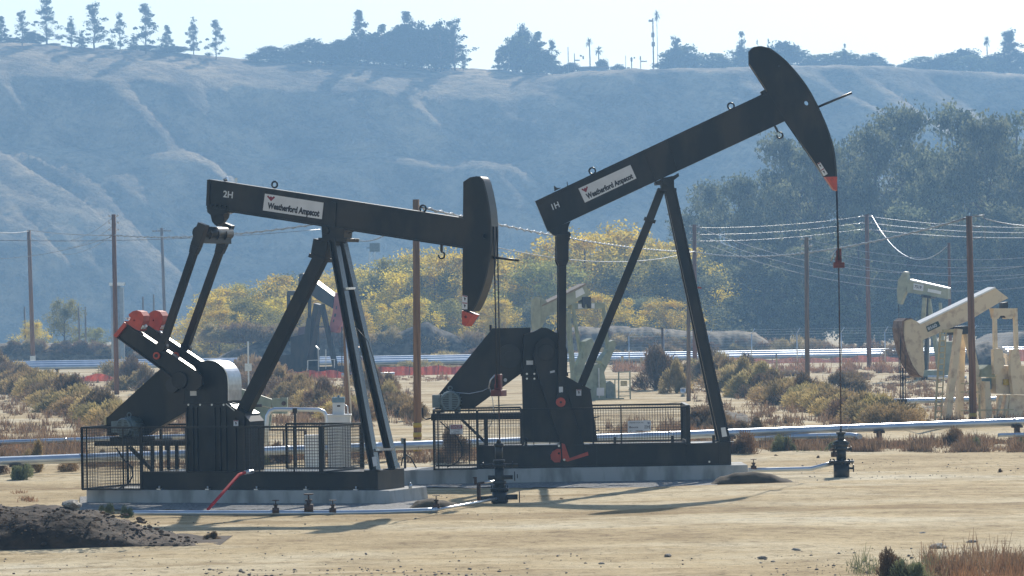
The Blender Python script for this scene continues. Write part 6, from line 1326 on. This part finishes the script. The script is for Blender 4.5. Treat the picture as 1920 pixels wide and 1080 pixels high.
# ---------------------------------------------------------------- netting and chain-link fence
def netting(px0, px1, py, hpx, D, label, nm=NET):
    n = int((px1 - px0) / 3); V = []; F = []; a0 = P(px0, py, D)
    for i in range(n + 1):
        px = px0 + (px1 - px0) * i / n; g_ = ground_px(px, D); q = P(px, g_, D); h = max(.12, hpx * D / FPX * (1 + .55 * noise.noise(Vector((px * .03, 0, D)))))
        y0 = .5 * noise.noise(Vector((px * .08, 3, 0)))
        for k in range(5): V.append((q.x, D + y0 * (1 + k * .3) + .12 * noise.noise(Vector((px * .3, k, 0))) + k * .06, -.02 + h * k / 4))
    for i in range(n):
        for k in range(4): a = i * 5 + k; F.append((a, a + 5, a + 6, a + 1))
    t = thing('safety_netting', label, 'netting', (0, 0, 0), 0, 'orange safety netting'); link('net', npmesh('net', V, F, nm), t)
    st = MB()
    for i in range(0, n + 1, max(1, n // max(2, int((px1 - px0) / 45)))): v = V[i * 5]; st.box((v[0] - .03, v[1] + .2, -.1), (v[0] + .03, v[1] + .26, V[i * 5 + 4][2] + .1))
    st.build('stakes', WOODG, t)
netting(60, 400, 700, 12, 284, 'orange safety netting under the far pipes at the left edge')
netting(470, 690, 700, 13, 284, 'orange safety netting under the far pipes behind the left legs')
netting(660, 876, 698, 16, 292, 'tall bright red-orange netting between the left legs and the belt guard')
netting(1340, 1560, 680, 10, 326, 'faded orange netting under the far pipes left of the rod', NETF)
netting(1560, 1760, 680, 11, 324, 'faded orange netting between the rod and the beige head', NETF)
netting(1835, 2000, 680, 22, 318, 'reddish netting behind the beige cranks at the right edge', NETF)
t = thing('chain_link_fence', 'chain-link fence with angled post tops in front of the dark trees', 'fence', (0, 0, 0)); D = 318
for px in (1180, 1245, 1330, 1410, 1495, 1578, 1660, 1742, 1826, 1905, 1990):
    g_ = P(px, ground_px(px, D), D); s = D / FPX; mb = MB(); mb.cyl((g_.x, D, -.1), (g_.x, D, 2.6), .045, n=6); mb.cyl((g_.x, D, 2.6), (g_.x + .28, D, 3.05), .035, n=6); mb.build('post', GALV, t)
mb = MB(); xa, xb = P(1180, 650, D).x, P(1990, 650, D).x
for z_ in (2.55, 2.75, 2.95): mb.bar((xa, D + .02, z_), (xb, D + .02, z_), .012, .012)
for z_ in np.arange(.1, 2.6, .22): mb.bar((xa, D + .02, float(z_)), (xb, D + .02, float(z_)), .007, .007)
mb.build('wires', GALV, t)
# wagons behind the fence on the right
for px, wpx, lab, m_ in [(1712, 30, 'pale rusty trailer far behind the beige horse head', mat('rusty_trailer', (.30, .2, .15), .7, 0, (.4, .36, .3), .6))]:
    D = 345; q = P(px, 640, D); s = D / FPX; t = thing('trailer', lab, 'trailer', (q.x, D, 0)); mb = MB(); mb.box((-wpx * s / 2, 0, .8), (wpx * s / 2, 2.4, 3.4)); mb.build('body', m_, t, .05); mb = MB()
    for k in (-.5, .5): mb.cyl((k, -.1, .4), (k, .2, .4), .42, n=14)
    mb.build('wheel', INK, t)

# ---------------------------------------------------------------- things on the ridge
D = KH * (FOOT + RUN + 20)
q = P(1118, 135, D); zb = hz(q.x, D); t = thing('low_house', 'low pale house with a flat roof among trees on the ridge', 'house', (q.x, D, zb - .3)); HW = mat('house_wall', (.25, .27, .29), .8)
z1_ = P(1118, 127, D).z - zb + .3; mb = MB(); mb.box((-5, 0, 0), (3.2, 7, z1_)); mb.build('wall', HW, t); mb = MB(); mb.box((-5.5, -.4, z1_ + .01), (3.7, 7.4, z1_ + .4)); mb.build('roof', WOODG, t)
for x in (-2.2, .3): mb = MB(); mb.box((x, -.03, z1_ * .45), (x + .9, -.003, z1_ * .8)); mb.build('window', GLASS, t)
def ridge_pole(px, pt, wpx, label, items=(), name='street_pole', cat='pole', m=WOODG):
    q = P(px, pt, D); zb = hz(q.x, D); t = thing(name, label, cat, (q.x, D, zb - .2)); z = q.z - zb + .2; s = D / FPX; mb = MB(); mb.cyl((0, 0, 0), (0, 0, z), wpx * s / 2, n=8); mb.build('pole', m, t)
    for nm, x0, y0, x1, y1 in items: mb = MB(); a = P(x0, y0, D); b2 = P(x1, y1, D); mb.box((a.x - q.x, -.2, b2.z - zb + .2), (b2.x - q.x, .2, a.z - zb + .2)); mb.build(nm, m, t)
ridge_pole(1065, 88, 1.6, 'thin bare pole on the ridge left of the two palms')
ridge_pole(1077, 100, 1.6, 'short signal pole with an arm left of the two palms', [('arm', 1077, 112, 1087, 114), ('signal_head', 1087, 103, 1091, 106), ('signal_head', 1092, 105, 1095, 111)], 'traffic_signal', 'traffic signal')
ridge_pole(1184, 107, 2, 'signal pole with a lamp head right of the low house', [('signal_head', 1182, 108, 1186, 115), ('signal_head', 1188, 107, 1191, 110)], 'traffic_signal', 'traffic signal')
ridge_pole(1201, 105, 1.6, 'signal post standing further right, before the tall antenna pole', [('signal_head', 1199.5, 106, 1202, 112), ('arm', 1202, 114, 1213, 116)], 'traffic_signal', 'traffic signal')
ridge_pole(1178, 126, 2, 'short post with a square sign right of the low house', [('sign_plate', 1175.5, 126, 1181, 129)], 'street_sign', 'sign')
ridge_pole(1224, 34, 2.6, 'very tall antenna pole with a bulge halfway up on the ridge', [('dish', 1216, 37, 1224, 41), ('dish', 1221, 61, 1227, 70), ('bulge', 1221.5, 79, 1228, 87)], 'antenna_mast', 'antenna mast')
ridge_pole(954, 98, 1.5, 'thin pole beside the spreading dark conifer on the ridge')
ridge_pole(1173, 104, 1.0, 'hair-thin pole just right of the low house')

# ---------------------------------------------------------------- haze: one closed box of even air
hm = bpy.data.materials.new('haze_air'); hm.use_nodes = True; N = hm.node_tree.nodes; N.remove(N['Principled BSDF'])
pv = N.new('ShaderNodeVolumePrincipled'); pv.inputs['Color'].default_value = (0.33, 0.60, 0.97, 1); pv.inputs['Density'].default_value = 0.00043; pv.inputs['Anisotropy'].default_value = 0.35
hm.node_tree.links.new(pv.outputs[0], N['Material Output'].inputs['Volume'])
mb = MB(); mb.box((-900, -80, -2.5), (900, 1790, 128)); h = mb.build('haze', hm); h['kind'] = 'stuff'
